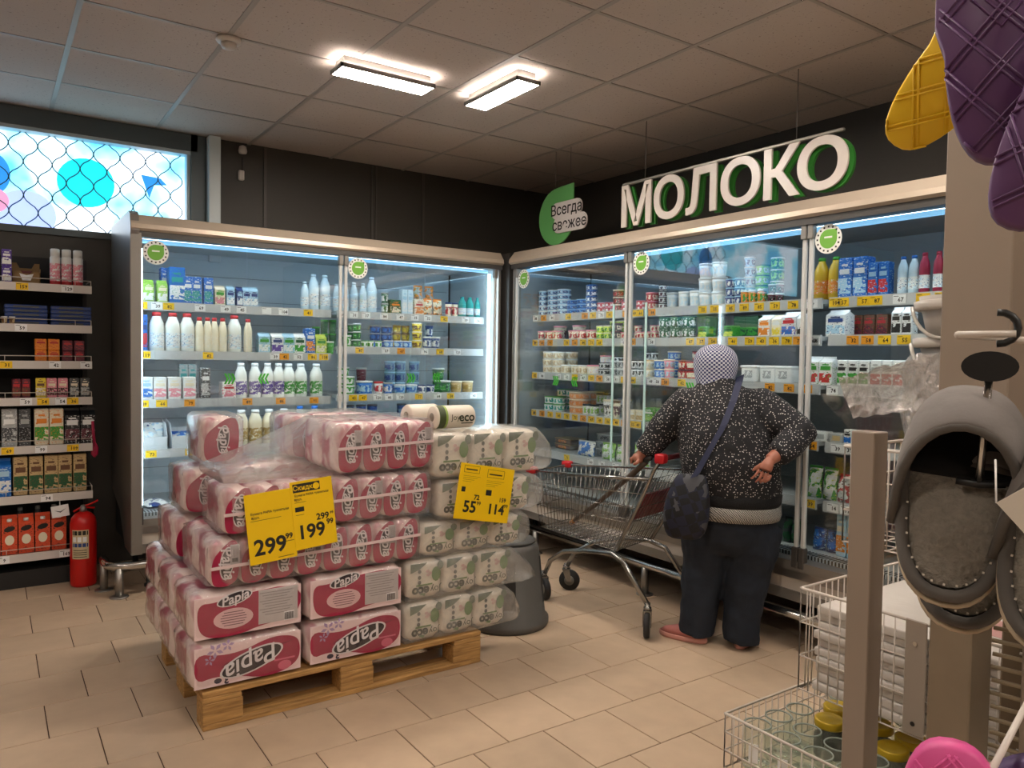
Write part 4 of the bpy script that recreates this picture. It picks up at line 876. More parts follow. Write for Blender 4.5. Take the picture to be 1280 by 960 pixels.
def papia_big(name, label, loc, w, d, h, kind, front=True, seed=0):
    t = thing(name, label, 'toilet paper', loc)
    bumpy(w, d, h, 4, 3, 2, .007, .02, 3, seed).build('roll_pack', roll_m, t)
    if front:
        s = -1 if kind == 'inverted' else 1
        def P(pts): return [((w/2+s*(p[0]-.5)*w), (h/2+s*(p[1]-.5)*h)) for p in pts][::1]
        fo = (0, .001, 0)
        sw = [(.05, .75), (.03, .45), (.06, .2), (.2, .1), (.35, .12), (.55, .28), (.75, .3), (.97, .16), (.97, .8), (.8, .72), (.6, .8), (.4, .95), (.2, .93)]
        q = MB(); q.prism([(.012, .012), (w-.012, .012), (w-.012, h-.012), (.012, h-.012)], (0, -.002, 0), (1, 0, 0), (0, 0, 1), (0, -1, 0), .003); q.build('face_film', palep, t)
        if kind == 'inverted':
            q = MB(); q.prism(P(soft(sw)), (0, -.0045, 0), (1, 0, 0), (0, 0, 1), (0, -1, 0), .0012); q.build('swirl_print', crim, t)
            q = MB()
            for k in range(3):
                pts = [(.08+.27*k, .25+.1*k), (.3+.2*k, .3+.08*k), (.55+.1*k, .55), (.6, .6), (.5+.1*k, .62-.02*k), (.28+.2*k, .36+.08*k)]
                q.prism(P(pts), (0, -.0058, 0), (1, 0, 0), (0, 0, 1), (0, -1, 0), .0006)
            q.build('swirl_shade', crim_d, t)
            lg = MB(); c = (w*(.5-s*.0), h*.47)
            lg.prism([(p[0]*math.cos(.28)-p[1]*math.sin(.28), p[0]*math.sin(.28)+p[1]*math.cos(.28)) for p in ell(28, .122, .042)], (c[0]+.01, -.0066, c[1]), (1, 0, 0), (0, 0, 1), (0, -1, 0), .0008, 1)
            lg.prism([(p[0]*math.cos(.28)-p[1]*math.sin(.28), p[0]*math.sin(.28)+p[1]*math.cos(.28)) for p in ell(28, .114, .036)], (c[0]+.01, -.0075, c[1]), (1, 0, 0), (0, 0, 1), (0, -1, 0), .0008, 0)
            lo = lg.build('logo_oval', [logo_d, logo_w], t)
            q = MB(); q.mesh_in(text_mesh('Papia', .096, .25, .001, 0, 4), frame_m((c[0]+.01, -.0088, c[1]+.0), (-.96, 0, -.28), (.28, 0, -.96))); q.build('logo_text', logo_w, lo)
            fl = MB()
            for cx, cz, rr in ((.085, .145, .028), (.13, .158, .022), (.065, .112, .018)):
                for k in range(5):
                    a = 2*PI*k/5+cx*40; fl.prism([(cx+rr*.15*math.cos(a), cz+rr*.15*math.sin(a)), (cx+rr*.7*math.cos(a-.35), cz+rr*.7*math.sin(a-.35)), (cx+rr*1.1*math.cos(a), cz+rr*1.1*math.sin(a)), (cx+rr*.7*math.cos(a+.35), cz+rr*.7*math.sin(a+.35))], (0, -.0062, 0), (1, 0, 0), (0, 0, 1), (0, -1, 0), .0008)
            fl.build('flower_print', lil, t)
            q = MB(); q.mesh_in(text_mesh('3', .04, .2, .0015, 0, 3), frame_m((.13, -.0055, .03), (-1, 0, 0), (0, 0, -1))); q.prism(ell(10, .014, .01), (.095, -.0045, .03), (1, 0, 0), (0, 0, 1), (0, -1, 0), .001); q.build('ply_mark', mat('ply_navy', '2a2138', .5), t)
            q = MB(); q.prism(ell(16, .026, .018), (w*.82, -.0066, h*.22), (1, 0, 0), (0, 0, 1), (0, -1, 0), .001); q.cbox((w*.82, -.0068, h*.36), (.08, .001, .006)); q.build('seal_print', mat('seal_pink', 'd0607c', .5), t)
        else:
            sw2 = [(.06, .82), (.05, .4), (.1, .12), (.25, .04), (.45, .06), (.55, .14), (.97, .25), (.97, .97), (.4, .9), (.2, .8)]
            q = MB(); q.prism([(p[0]*w, p[1]*h) for p in soft(sw2)], (0, -.0045, 0), (1, 0, 0), (0, 0, 1), (0, -1, 0), .0012); q.build('swirl_print', crim, t)
            lg = MB(); rot = lambda pts, a: [(p[0]*math.cos(a)-p[1]*math.sin(a), p[0]*math.sin(a)+p[1]*math.cos(a)) for p in pts]
            lg.prism(rot(ell(24, .066, .024), .22), (w*.37, -.006, h*.84), (1, 0, 0), (0, 0, 1), (0, -1, 0), .0008, 1); lg.prism(rot(ell(24, .061, .02), .22), (w*.37, -.007, h*.84), (1, 0, 0), (0, 0, 1), (0, -1, 0), .0008, 0)
            lo = lg.build('logo_oval', [logo_d, logo_w], t); q = MB(); q.mesh_in(text_mesh('Papia', .05, .25, .001, 0, 4), frame_m((w*.37, -.0084, h*.84), (.975, 0, .22), (-.22, 0, .975))); q.build('logo_text', logo_w, lo)
            q = MB(); q.prism(ell(24, .072, .038), (w*.36, -.006, h*.42), (1, 0, 0), (0, 0, 1), (0, -1, 0), .0008); el = q.build('pink_oval', mat('oval_pink', 'd9b2b4', .5), t)
            q = MB()
            for k in range(6): q.cbox((w*.36, -.0074, h*.42+.024-k*.0095), (.1-.012*abs(k-2.5), .0008, .0028))
            q.build('small_print', mat('brown_print', '7a5560', .6), el)
            q = MB(); q.cbox((w*.76, -.0062, h*.55), (w*.36, .001, h*.74)); ip = q.build('info_panel', greytxt, t)
            q = MB()
            for k in range(9): q.cbox((w*.74, -.0071, h*.85-k*.0105), (w*.3-.02*(k % 3), .0008, .0026))
            q.build('small_print', mat('grey_print', '8f898a', .6), ip)
            q = MB(); q.cbox((w*.86, -.0072, h*.27), (.04, .001, .034), 1)
            for k in range(11): q.cbox((w*.86-.017+k*.0034, -.0081, h*.27), (.0018 if k % 3 else .0026, .0008, .028), 0)
            q.build('barcode', [logo_d, white_card], ip)
    # stretch film over the pack
    o = bumpy(w+.008, d+.008, h+.006, 4, 3, 2, .005, .024, 3, seed+5, .003).build('shrink_film', film_t, t, (-.004, -.010, -.001))
    return t
for k, (x, lx) in enumerate(((.597, 'left'), (1.03, 'right'))):
    for j in range(3):
        y = 2.897+j*.33
        where = ['in the front', 'second from the front', 'at the back'][j]
        papia_big('toilet_paper_pack', 'crimson Papia pack with upside-down logo, bottom layer, %s column, %s' % (lx, where), (x, y, .146), .418, .318, .174, 'inverted', j == 0, 10*k+j)
        papia_big('toilet_paper_pack', 'crimson Papia pack with info panel, second layer, %s column, %s' % (lx, where), (x, y, .328), .418, .318, .176, 'upright', j == 0, 50+10*k+j)
def papia_bundle(name, label, loc, n, rows, w1, d1, h, tail=None, slope=0, tape=True, seed=0, rz=0):
    """film bundle of small packs stood side by side"""
    t = thing(name, label, 'toilet paper', loc, rz, None); x0 = slope
    body = bumpy(w1-.003, d1, h-.006, 1, 2, 2, .006, .018, 4, 3).mesh('small_pack', [roll_m])
    key = (w1, h)
    if key not in _bun:
        pts = [(.04, .10), (.3, .03), (.7, .05), (.97, .2), (.97, .9), (.72, .97), (.4, .82), (.04, .58)]
        q = MB(); q.prism([(p[0]*w1, p[1]*h) for p in soft(pts)], (0, -.002, 0), (1, 0, 0), (0, 0, 1), (0, -1, 0), .003); a = q.mesh('swirl_print', [crim])
        q = MB(); c = (w1*.55, h*.5); rot = lambda pts, a: [(p[0]*math.cos(a)-p[1]*math.sin(a), p[0]*math.sin(a)+p[1]*math.cos(a)) for p in pts]
        q.prism(rot(ell(20, .025, .062), -.12), (c[0], -.0046, c[1]), (1, 0, 0), (0, 0, 1), (0, -1, 0), .0008, 1); q.prism(rot(ell(20, .021, .056), -.12), (c[0], -.0056, c[1]), (1, 0, 0), (0, 0, 1), (0, -1, 0), .0008, 0); b2 = q.mesh('logo_oval', [logo_d, logo_w])
        q = MB(); q.mesh_in(text_mesh('Papia', .058, .25, .001, 0, 3), frame_m((c[0]+.002, -.0068, c[1]), (.12, 0, -.99), (.99, 0, .12))); c2 = q.mesh('logo_text', [logo_w])
        q = MB(); q.cbox((0, -.0046, 0), (.034, .0008, .075), 0)
        for k in range(7): q.cbox((-.012+k*.004, -.0054, 0), (.0016, .0008, .066), 1)
        q.cbox((0, -.0056, -.02), (.02, .0008, .014), 2); d2 = q.mesh('info_label', [greytxt, mat('grey_print', '8f898a', .6), ink]); _bun[key] = (a, b2, c2, d2)
    a, b2, c2, d2 = _bun[key]
    for r in range(rows):
        for k in range(n):
            p = put('small_pack', body, t, (x0+k*w1, r*(d1+.004)+.006, .003))
            if r == 0:
                put('swirl_print', a, p); put('logo_oval', b2, p); put('logo_text', c2, p)
                if (k+seed) % 3 == 1: put('info_label', d2, p, (w1*.82, -.0015, h*.66))
    W = x0+n*w1; D = rows*(d1+.004)+.012
    # film: rings along x, drooping to the left where the bundle is empty and pinched at the right end
    rng = random.Random(seed); rings = []; M_ = 28
    xs = [-.006]+[W*q_/12 for q_ in range(1, 13)]+[W+.012]
    for i, x in enumerate(xs):
        top = h+.004
        if slope and x < slope: f = max(0, x)/slope; top = h*(.16+.86*f**1.15)
        sx = 1.0 if 0 < i < len(xs)-1 else .9
        pts = []
        for k in range(M_):
            a_ = 2*PI*k/M_; ca, sa = math.cos(a_), math.sin(a_); ex = .28
            py = D/2+math.copysign(abs(ca)**ex, ca)*(D/2+.006)*sx; pz = top/2+math.copysign(abs(sa)**ex, sa)*(top/2+.003)*sx
            pts.append((x+rng.uniform(-.004, .004), py-.003+rng.uniform(-.0045, .002), max(.0, pz+rng.uniform(-.003, .003))))
        rings.append(pts)
    if tail:
        cx = tail; last = rings[-1]; cy, cz = D*.35, h*.45
        for f in (.5, .95): rings.append([(W+.012+(cx)*f, cy+(p[1]-cy)*(1-.72*f)+rng.uniform(-.006, .006), max(.0, cz+(p[2]-cz)*(1-.55*f))) for p in last])
    MB().loft(rings).build('shrink_film', film_m, t)
    if tape:
        z = h*.42; q = MB(); q.box(.0 if not slope else slope, W+.006, -.0125, -.0115, z, z+.012); o = q.build('clear_tape', mat('tape_gloss', 'd9c2c2', .15), t); o.rotation_euler = (0, -.03, 0)
    return t
_bun = {}
papia_bundle('toilet_paper_bundle', 'film bundle of Papia packs, third layer of the stack, in front', (.665, 2.892, .515), 8, 2, .1065, .22, .185, None, 0, True, 1)
papia_bundle('toilet_paper_bundle', 'film bundle of Papia packs, fourth layer, with torn end beside white packs', (.71, 2.885, .709), 8, 1, .106, .3, .185, .05, 0, True, 2)
papia_bundle('toilet_paper_bundle', 'topmost film bundle of Papia packs with half-empty drooping film', (.72, 2.89, .904), 4, 2, .1065, .2, .21, None, .43, True, 4)
papia_bundle('toilet_paper_bundle', 'film bundle of Papia packs behind the front, fourth layer', (.67, 3.36, .709), 5, 1, .15, .3, .193, None, 0, False, 5)
papia_bundle('toilet_paper_bundle', 'film bundle of Papia packs at the back, third layer', (.64, 3.40, .515), 6, 1, .14, .36, .185, None, 0, False, 6)
papia_bundle('toilet_paper_bundle', 'film bundle of Papia packs peeking over the stack at the back', (1.12, 3.36, .912), 3, 1, .14, .3, .2, None, 0, False, 7)
papia_bundle('toilet_paper_pack', 'single crimson Papia pack standing on the back left of the stack', (.745, 3.38, .912), 1, 1, .155, .28, .205, None, 0, False, 8)

# ---- white eco packs
eco_g = mat('eco_dark_green', '4c5a3c', .5, 0, 0, 30, .3); eco_leaf = mat('eco_leaf', '5d7c3e', .5); eco_pink = mat('eco_blossom', 'c9a49c', .5); eco_ink = mat('eco_ink', '2f3424', .5)
def eco_print(w, h):
    q = MB(); f = lambda pts, m, y=-.0012, t=.0012: q.prism(pts, (0, y, 0), (1, 0, 0), (0, 0, 1), (0, -1, 0), t, m)
    f([(.03*w, .97*h), (.03*w, .72*h), (.3*w, .8*h), (.55*w, .97*h)], 0); f([(p[0]+.82*w, p[1]+.62*h) for p in ell(14, .14*w, .2*h)], 1); f([(p[0]+.95*w, p[1]+.85*h) for p in ell(12, .1*w, .12*h)], 0)
    for cx, cz in ((.55, .72), (.63, .66), (.57, .62)): f([(p[0]+cx*w, p[1]+cz*h) for p in ell(8, .06*w, .045*h)], 2)
    f([(.2*w, .34*h), (.7*w, .34*h), (.7*w, .38*h), (.2*w, .38*h)], 1)
    for k, zz in enumerate((.74, .58, .44)): f([(p[0]+.3*w, p[1]+zz*h) for p in ell(12, .05*w, .055*h)], 3, -.0026)
    q.mesh_in(text_mesh('eco', w*.36, 0, .0025, 0, 3), frame_m((.34*w, -.0032, .2*h), (-1, 0, 0), (0, 0, -1)), 3); q.mesh_in(text_mesh('Joy', w*.27, 0, 0, 0, 3), frame_m((.80*w, -.0032, .2*h), (-1, 0, 0), (0, 0, -1)), 3)
    f([(.3*w, .1*h), (.46*w, .05*h), (.5*w, .12*h), (.4*w, .14*h)], 1, -.0012)
    return q.mesh('front_print', [eco_g, eco_leaf, eco_pink, eco_ink])
_eco = {}
def eco_bundle(label, loc, n, w1, d, h, tailx, tailz, seed, droop=0):
    t = thing('paper_towel_bundle', label, 'paper towels', loc)
    k2 = (w1, h)
    if k2 not in _eco: _eco[k2] = (bumpy(w1-.003, d, h-.006, 1, 2, 2, .006, .03, 5, 9).mesh('small_pack', [cream_pack]), eco_print(w1-.02, h-.02))
    for k in range(n):
        p = put('small_pack', _eco[k2][0], t, (k*w1, .006, .002-0*k)); put('front_print', _eco[k2][1], p, (.01, -.0005, .008))
    W = n*w1; rng = random.Random(seed); rings = []; M_ = 24
    sec = [(-.006, 1, 1), (W*.2, 1, 1), (W*.4, 1, 1), (W*.6, 1, 1), (W*.8, 1, 1), (W+.004, .97, .97), (W+tailx*.4, .8, .78), (W+tailx*.75, .55, .5), (W+tailx, .25, .22)]
    for i, (x, sy, sz) in enumerate(sec):
        pts = []; e = max(0, x-W)/tailx; cz = h*.5*(1-e)+tailz*e; cy = d*.5*(1-e)+.07*e
        for k in range(M_):
            a_ = 2*PI*k/M_; ca, sa = math.cos(a_), math.sin(a_)
            pts.append((x+rng.uniform(-.006, .006), cy+math.copysign(abs(ca)**.3, ca)*(d/2+.006)*sy+rng.uniform(-.005, .003), max(.0, cz+math.copysign(abs(sa)**.3, sa)*(h/2+.003)*sz+rng.uniform(-.004, .003))))
        rings.append(pts)
    MB().loft(rings).build('milky_film', film_w, t)
    return t
eco_bundle('film bundle of white Joyeco packs on the pallet boards, lowest of five', (1.47, 2.895, .147), 3, .172, .18, .178, .1, .03, 1)
eco_bundle('film bundle of white Joyeco packs with pointed tail, second from bottom', (1.47, 2.895, .33), 3, .178, .18, .178, .17, .0, 2)
eco_bundle('torn film bundle of white Joyeco packs, middle of five', (1.535, 2.895, .513), 3, .178, .24, .15, .06, .07, 3)
eco_bundle('film bundle of white Joyeco packs behind the small yellow price sheet', (1.625, 2.9, .668), 3, .165, .24, .175, .1, .08, 4)
eco_bundle('topmost film bundle of white Joyeco packs under the loose towel rolls', (1.595, 2.895, .85), 3, .187, .28, .206, .1, .06, 5)
# loose towel rolls on top
def towel(label, loc, l, printed, rz, r=.052):
    t = thing('paper_towel_roll', label, 'paper towel', loc, rz)
    q = MB(); q.lathe([(r*.9, 0), (r, .008), (r, l-.008), (r*.9, l)], n=18); pr = q.build('roll', cream_pack, t); pr.rotation_euler = (0, PI/2, 0); pr.location = (0, 0, r)
    q = MB(); q.lathe([(.02, -.001), (.02, .0)], n=12); o = q.build('core', mat('core_shadow', '8f8678', .8), t); o.rotation_euler = (0, PI/2, 0); o.location = (-.0008, 0, r)
    if printed:
        q = MB(); q.lathe([(r*1.012, .012), (r*1.012, .045)], n=18, caps=False); o = q.build('green_band', mat('eco_band', '3c4a22', .5), t); o.rotation_euler = (0, PI/2, 0); o.location = (0, 0, r)
        q = MB(); q.lathe([(r*1.014, .045), (r*1.014, .055)], n=18, caps=False); o = q.build('lime_band', mat('eco_lime', '8fae4a', .5), t); o.rotation_euler = (0, PI/2, 0); o.location = (0, 0, r)
        q = MB(); q.mesh_in(text_mesh('Joy', .036, 0, 0, 0, 3), frame_m((.092, -r*1.03, r), (1, 0, 0), (0, .0, 1))); q.mesh_in(text_mesh('eco', .056, 0, .0012, 0, 3), frame_m((.15, -r*1.03, r), (1, 0, 0), (0, 0, 1))); q.cbox((.15, -r*1.03, r-.026), (.06, .001, .004)); q.build('lettering', eco_ink, t)['kind'] = 'stuff'
towel('cream towel roll printed Joyeco lying on top of the white packs', (1.635, 3.0, 1.0622), .2, True, 0)
towel('plain cream towel roll lying behind and left of the printed roll', (1.565, 3.115, 1.0622), .16, False, .12)
# ---- yellow price sheets
def sheet(parent, pts, m): return MB()
t = thing('price_sheet', 'large yellow price sheets 299 and 199 hung on the Papia packs', 'price sign', (.80, 2.842, .60))
yl = mat('yellow_paper', 'eec400', .4); o = put('sheets', None, t); o.rotation_euler = (-.06, -.085, 0)
def ytext(q, s, size, x, z, y=-.0035, off=.0, m=0, al='CENTER'): q.mesh_in(text_mesh(s, size, 0, off, 0, 3, al), frame_m((x, y, z), (1, 0, 0), (0, 0, 1)), m)
L_ = MB().bbox(-.005, .172, -.002, 0, .002, .265, .0008).build('left_sheet', yl, o); R_ = MB().bbox(.168, .335, -.004, -.002, .022, .285, .0008).build('right_sheet', yl, o)
q = MB(); ytext(q, '299', .082, .075, .06, -.0028, .0022); ytext(q, '99', .028, .148, .085, -.0028, .001); q.box(.125, .165, -.0028, -.0024, .066, .068)
ytext(q, 'Бумага PAPIA туалетная', .0125, .085, .19, -.0028, .0003); ytext(q, '8рул.', .0125, .03, .175, -.0028, .0003); q.box(.01, .125, -.0028, -.0024, .163, .1645); q.box(.1, .16, -.0028, -.0024, .012, .014); x = 0
q.build('print', ink, L_)['kind'] = 'stuff'
q = MB(); q.bbox(.178, .285, -.0052, -.0042, .242, .275, .0004, 0); ytext(q, '199', .074, .235, .085, -.0048, .002); ytext(q, '99', .028, .312, .11, -.0048, .001); ytext(q, '299', .034, .285, .135, -.0048, .001)
ytext(q, '99', .014, .322, .143, -.0048, .0004); ytext(q, 'Бумага PAPIA туалетная', .0118, .25, .23, -.0048, .0003); ytext(q, '8рул.', .0125, .195, .215, -.0048, .0003); q.box(.18, .225, -.0048, -.0044, .203, .2045); q.bbox(.18, .215, -.0052, -.0042, .168, .186, .0004, 0); q.box(.18, .213, -.0048, -.0044, .155, .1565)
ytext(q, 'Скидка', .026, .224, .258, -.0056, .0004, 1); q.prism(ell(14, .013, .013), (.27, -.0055, .258), (1, 0, 0), (0, 0, 1), (0, -1, 0), .0006, 1)
q.build('print', [ink, yl], R_)['kind'] = 'stuff'
t = thing('price_sheet', 'smaller tilted yellow price sheets 55 and 114 on the white packs', 'price sign', (1.66, 2.848, .685))
o = put('sheets', None, t); o.rotation_euler = (-.05, .19, 0)
sh = MB().bbox(0, .29, -.003, 0, 0, .245, .0008).build('sheet', yl, o)
q = MB(); q2 = MB(); ytext(q2, '55', .07, .075, .055, -.0035, .002); ytext(q2, '99', .022, .12, .075, -.0035, .0006); q2.build('price_print', ink, sh); q2 = MB(); ytext(q2, '114', .062, .215, .055, -.0035, .002); ytext(q2, '99', .022, .268, .075, -.0035, .0006); q2.build('price_print', ink, sh); ytext(q, '72', .03, .105, .1, -.0035, .001); ytext(q, '159', .026, .245, .1, -.0035, .0008)
for x0, x1, z0, z1 in ((.02, .1, .205, .235), (.145, .235, .195, .23)):
    q.box(x0, x1, -.0036, -.0031, z0, z0+.0015); q.box(x0, x1, -.0036, -.0031, z1, z1+.0015); q.box(x0, x0+.0015, -.0036, -.0031, z0, z1); q.box(x1, x1+.0015, -.0036, -.0031, z0, z1); q.box(x0+.01, x1-.01, -.0036, -.0031, z0+.012, z0+.018)
for k in range(4): q.box(.02, .11-.015*k, -.0036, -.0031, .19-k*.008, .191-k*.008); q.box(.145, .24-.015*k, -.0036, -.0031, .18-k*.008, .181-k*.008)
q.box(.02, .04, -.0036, -.0031, .12, .142); q.box(.15, .18, -.0036, -.0031, .115, .14)
q.build('small_print', ink, sh)['kind'] = 'stuff'

# ================================================================ STOOL, EXTINGUISHER
t = thing('step_stool', 'grey round plastic step stool behind the white packs', 'stool', (2.235, 3.265, 0))
sg_ = mat('grey_stool_plastic', '55534f', .5)
MB().lathe([(.215, 0), (.222, .012), (.222, .035), (.205, .05), (.165, .40), (.15, .425), (.14, .43)], n=36).build('body', sg_, t)
MB().lathe([(.148, .4305), (.148, .438), (.13, .442)], n=32).build('tread', mat('stool_tread', '454340', .7), t)
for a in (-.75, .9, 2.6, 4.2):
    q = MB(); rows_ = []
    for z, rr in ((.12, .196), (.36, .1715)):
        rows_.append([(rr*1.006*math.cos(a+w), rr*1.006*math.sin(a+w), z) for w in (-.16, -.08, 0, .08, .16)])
    q.add(rows_[0]+rows_[1], [(i, i+1, i+6, i+5) for i in range(4)]); q.build('recess_shade', mat('stool_recess_shade', '2b2a29', .7), t)  # flush dark patch paints the shade of a recess
t = thing('fire_extinguisher', 'red fire extinguisher standing on the floor by the wall shelving', 'fire extinguisher', (.458, 5.11, 0))
red_g = mat('extinguisher_red', 'c0120f', .3)
MB().lathe([(.06, 0), (.068, .006), (.07, .02), (.07, .37), (.064, .4), (.045, .425), (.02, .438)], n=26).build('cylinder', red_g, t)
MB().lathe([(.018, .435), (.02, .455), (.012, .475)], n=12).build('valve', mat('valve_steel', '8a8a88', .3, .8), t)
MB().tube([(.0, 0, .468), (.035, -.01, .478), (.075, -.02, .50)], .006, 6).build('lever', red_g, t); MB().tube([(-.05, 0, .44), (-.01, 0, .462), (.06, -.01, .455)], .006, 6).build('carry_handle', red_g, t)
MB().tube([(.02, .01, .46), (.05, .04, .44), (.062, .05, .36), (.058, .055, .2)], .008, 8).build('hose', black_pl, t)
rows_ = [[(.0712*math.cos(w), .0712*math.sin(w), z) for w in [PI*1.18+PI*.42*k/8 for k in range(9)]] for z in (.17, .34)]
lb = MB().add(rows_[0]+rows_[1], [(i, i+1, i+10, i+9) for i in range(8)], 0, True).build('label', mat('ext_label', 'c9b894', .5), t)
def curved(q, z0, z1, a0, a1, m): q.add([(.0718*math.cos(a0+(a1-a0)*k/4), .0718*math.sin(a0+(a1-a0)*k/4), z) for z in (z0, z1) for k in range(5)], [(i, i+1, i+6, i+5) for i in range(4)], m)
q = MB(); curved(q, .31, .335, PI*1.2, PI*1.58, 0); curved(q, .24, .262, PI*1.2, PI*1.58, 1)
for k in range(3): curved(q, .27, .30, PI*(1.21+.125*k), PI*(1.30+.125*k), 2)
for k in range(4): curved(q, .18+k*.013, .184+k*.013, PI*1.22, PI*1.55, 0)
q.build('label_print', [ink, pm('navy'), white_card], lb)

# ================================================================ SHOPPING TROLLEY
t = thing('shopping_trolley', 'chrome wire shopping trolley with red handle beside the woman', 'shopping cart', (2.93, 2.77, 0), .263)
ct = mat('trolley_zinc', '9c9a96', .25, .95); redp = mat('trolley_red', 'b3121c', .4); rub = mat('wheel_rubber', '1c1b1a', .6)
TR = {'fl': (-.17, .80, .74), 'fr': (.17, .80, .74), 'rl': (-.225, .0, .79), 'rr': (.225, .0, .79)}; BR = {'fl': (-.135, .76, .42), 'fr': (.135, .76, .42), 'rl': (-.185, .22, .385), 'rr': (.185, .22, .385)}
lp = lambda a, b, f: tuple(a[i]+(b[i]-a[i])*f for i in range(3))
def grid(a0, a1, b0, b1, na, nb, r=.0018):
    q = MB()
    for k in range(na+1): f = k/na; q.bar(lp(a0, a1, f), lp(b0, b1, f), r, 4)
    for k in range(nb+1): f = k/nb; q.bar(lp(a0, b0, f), lp(a1, b1, f), r*1.25, 4)
    return q
for nm, a, b_, c, d, na, nb in (('side_basket_panel', BR['rl'], BR['fl'], TR['rl'], TR['fl'], 24, 5), ('side_basket_panel', BR['rr'], BR['fr'], TR['rr'], TR['fr'], 24, 5), ('front_basket_panel', BR['fl'], BR['fr'], TR['fl'], TR['fr'], 10, 5), ('rear_basket_panel', BR['rl'], BR['rr'], TR['rl'], TR['rr'], 14, 5), ('basket_floor', BR['rl'], BR['rr'], BR['fl'], BR['fr'], 16, 14)):
    o = grid(a, b_, c, d, na, nb).build(nm, ct, t); o['kind'] = 'stuff'
MB().tube([TR['rl'], TR['fl'], TR['fr'], TR['rr']], .006, 8).build('top_rim', ct, t)
for s in (-1, 1):
    MB().tube([(s*.11, .74, .15), (s*.115, .70, .23), (s*.15, .58, .31), (s*.19, .40, .355), (s*.19, .24, .37), (s*.215, .15, .34), (s*.225, .0, .16)], .0135, 10).build('leg_frame', ct, t)
    MB().tube([(s*.185, .22, .385), (s*.215, .08, .63), (s*.225, -.02, .84), (s*.225, -.06, .90)], .011, 8).build('rear_upright', ct, t)
    for nm, cx, cy, hh in (('front', s*.11, .75, .15), ('rear', s*.225, .0, .16)):
        w = put('caster', None, t, (cx, cy, 0)); w.rotation_euler = (0, 0, .5*s if nm == 'front' else (-1.11 if s < 0 else .15))
        q = MB(); q.lathe([(.058, -.014), (.062, -.008), (.062, .008), (.058, .014)], n=22); o = q.build('wheel', rub, w, (0, -.02, .062)); o.rotation_euler = (0, PI/2, 0)
        q = MB(); q.lathe([(.03, -.0155), (.03, .0155)], n=14); o = q.build('hub', mat('wheel_hub', '77746d', .5), w, (0, -.02, .062)); o.rotation_euler = (0, PI/2, 0)
        q = MB()
        for e in (-1, 1): q.prism([(-.035, .055), (-.005, .055), (.022, .13), (-.022, .13)], (e*.02-.0015, 0, 0), (0, 1, 0), (0, 0, 1), (1, 0, 0), .003)
        q.box(-.021, .021, -.022, .022, .127, .132); q.build('fork', ct, w); MB().lathe([(.02, .132), (.02, .148), (.014, .152), (.014, hh+.01)], n=12).build('swivel', ct, w)
MB().tube([(-.225, -.06, .90), (.225, -.06, .90)], .014, 10).build('handle', mat('handle_grip', '5b1116', .45), t)
for s in (-1, 1): MB().bbox(s*.225-.025, s*.225+.025, -.085, -.03, .875, .925, .01, 0, 2).build('handle_end', redp, t); MB().bbox(s*.17-.025, s*.17+.025, .77, .83, .725, .765, .01, 0, 2).build('corner_bumper', redp, t)
o = MB().bbox(-.17, .17, -.006, .006, -.09, .09, .004).build('child_seat_flap', mat('seat_red', '8a1420', .4), t, (0, .1, .63)); o.rotation_euler = (.55, 0, 0)
MB().tube([(-.225, .0, .79), (-.265, .25, .78), (-.235, .5, .762)], .0075, 8).build('side_rail', ct, t)
c = thing('walking_stick', 'dark wooden walking stick lying across the shopping trolley', 'walking stick', (0, 0, 0))
def W(p, th=.263, o=(2.93, 2.77)): return (o[0]+p[0]*math.cos(th)-p[1]*math.sin(th), o[1]+p[0]*math.sin(th)+p[1]*math.cos(th), p[2])
MB().tube([W((-.05, .58, .47)), W((-.12, .4, .59)), W((-.2, .12, .80)), W((-.22, .03, .875))], .012, 8, rs=[.013, .014, .016, .016]).build('shaft', mat('stick_wood', '4a3a2c', .45, 0, 0, 20, .3), c)
MB().tube([W((-.245, -.01, .90)), W((-.22, .03, .885)), W((-.17, .09, .895)), W((-.15, .12, .905))], .016, 10, rs=[.012, .017, .018, .013]).build('grip', black_pl, c)
MB().tube([W((-.05, .58, .47)), W((-.03, .62, .445))], .014, 8).build('tip', mat('stick_tip', '8a5a2a', .6), c)

# ================================================================ WOMAN
TH = -.963
person = thing('person', 'person in dotted black jacket and checked headscarf, back turned, at the fridge', 'person', (2.95, 2.45, 0), TH)
skin = mat('skin', '9a604c', .5, 0, .05, 60, .06)
def ering(c, hw, hd, n=20, tilt=(0, 0), e=1.0):
    pts = []
    for k in range(n):
        a = 2*PI*k/n; ca, sa = math.cos(a), math.sin(a)
        x = math.copysign(abs(ca)**e, ca)*hw; y = math.copysign(abs(sa)**e, sa)*hd
        pts.append((c[0]+x, c[1]+y, c[2]+tilt[0]*x+tilt[1]*y))
    return pts
def ellipsoid(q, c, r, n=16, m=0):
    rings = []
    for i in range(1, n//2): a = PI*i/(n//2); rings.append([(c[0]+r[0]*math.sin(a)*math.cos(2*PI*k/n), c[1]+r[1]*math.sin(a)*math.sin(2*PI*k/n), c[2]-r[2]*math.cos(a)) for k in range(n)])
    q.loft(rings, m)
def limb(q, pts, rs, n=14): q.tube(pts, 0, n, rs=rs)
SHL, ELL, HAL = (-.185, .0, 1.17), (-.335, .0, 1.0), (-.405, -.03, .905)
SHR, ELR, HAR = (.15, .0, 1.175), (.345, -.08, 1.045), (.215, -.225, .945)
body = MB()
hc = (-.06, .075, 1.352)
ellipsoid(body, hc, (.075, .092, .108)); ellipsoid(body, (hc[0], hc[1]+.035, hc[2]-.055), (.055, .06, .055))
ellipsoid(body, (hc[0]+.012, hc[1]+.098, hc[2]-.012), (.014, .02, .022), 10); ellipsoid(body, (hc[0]+.008, hc[1]+.088, hc[2]-.052), (.024, .012, .008), 10)
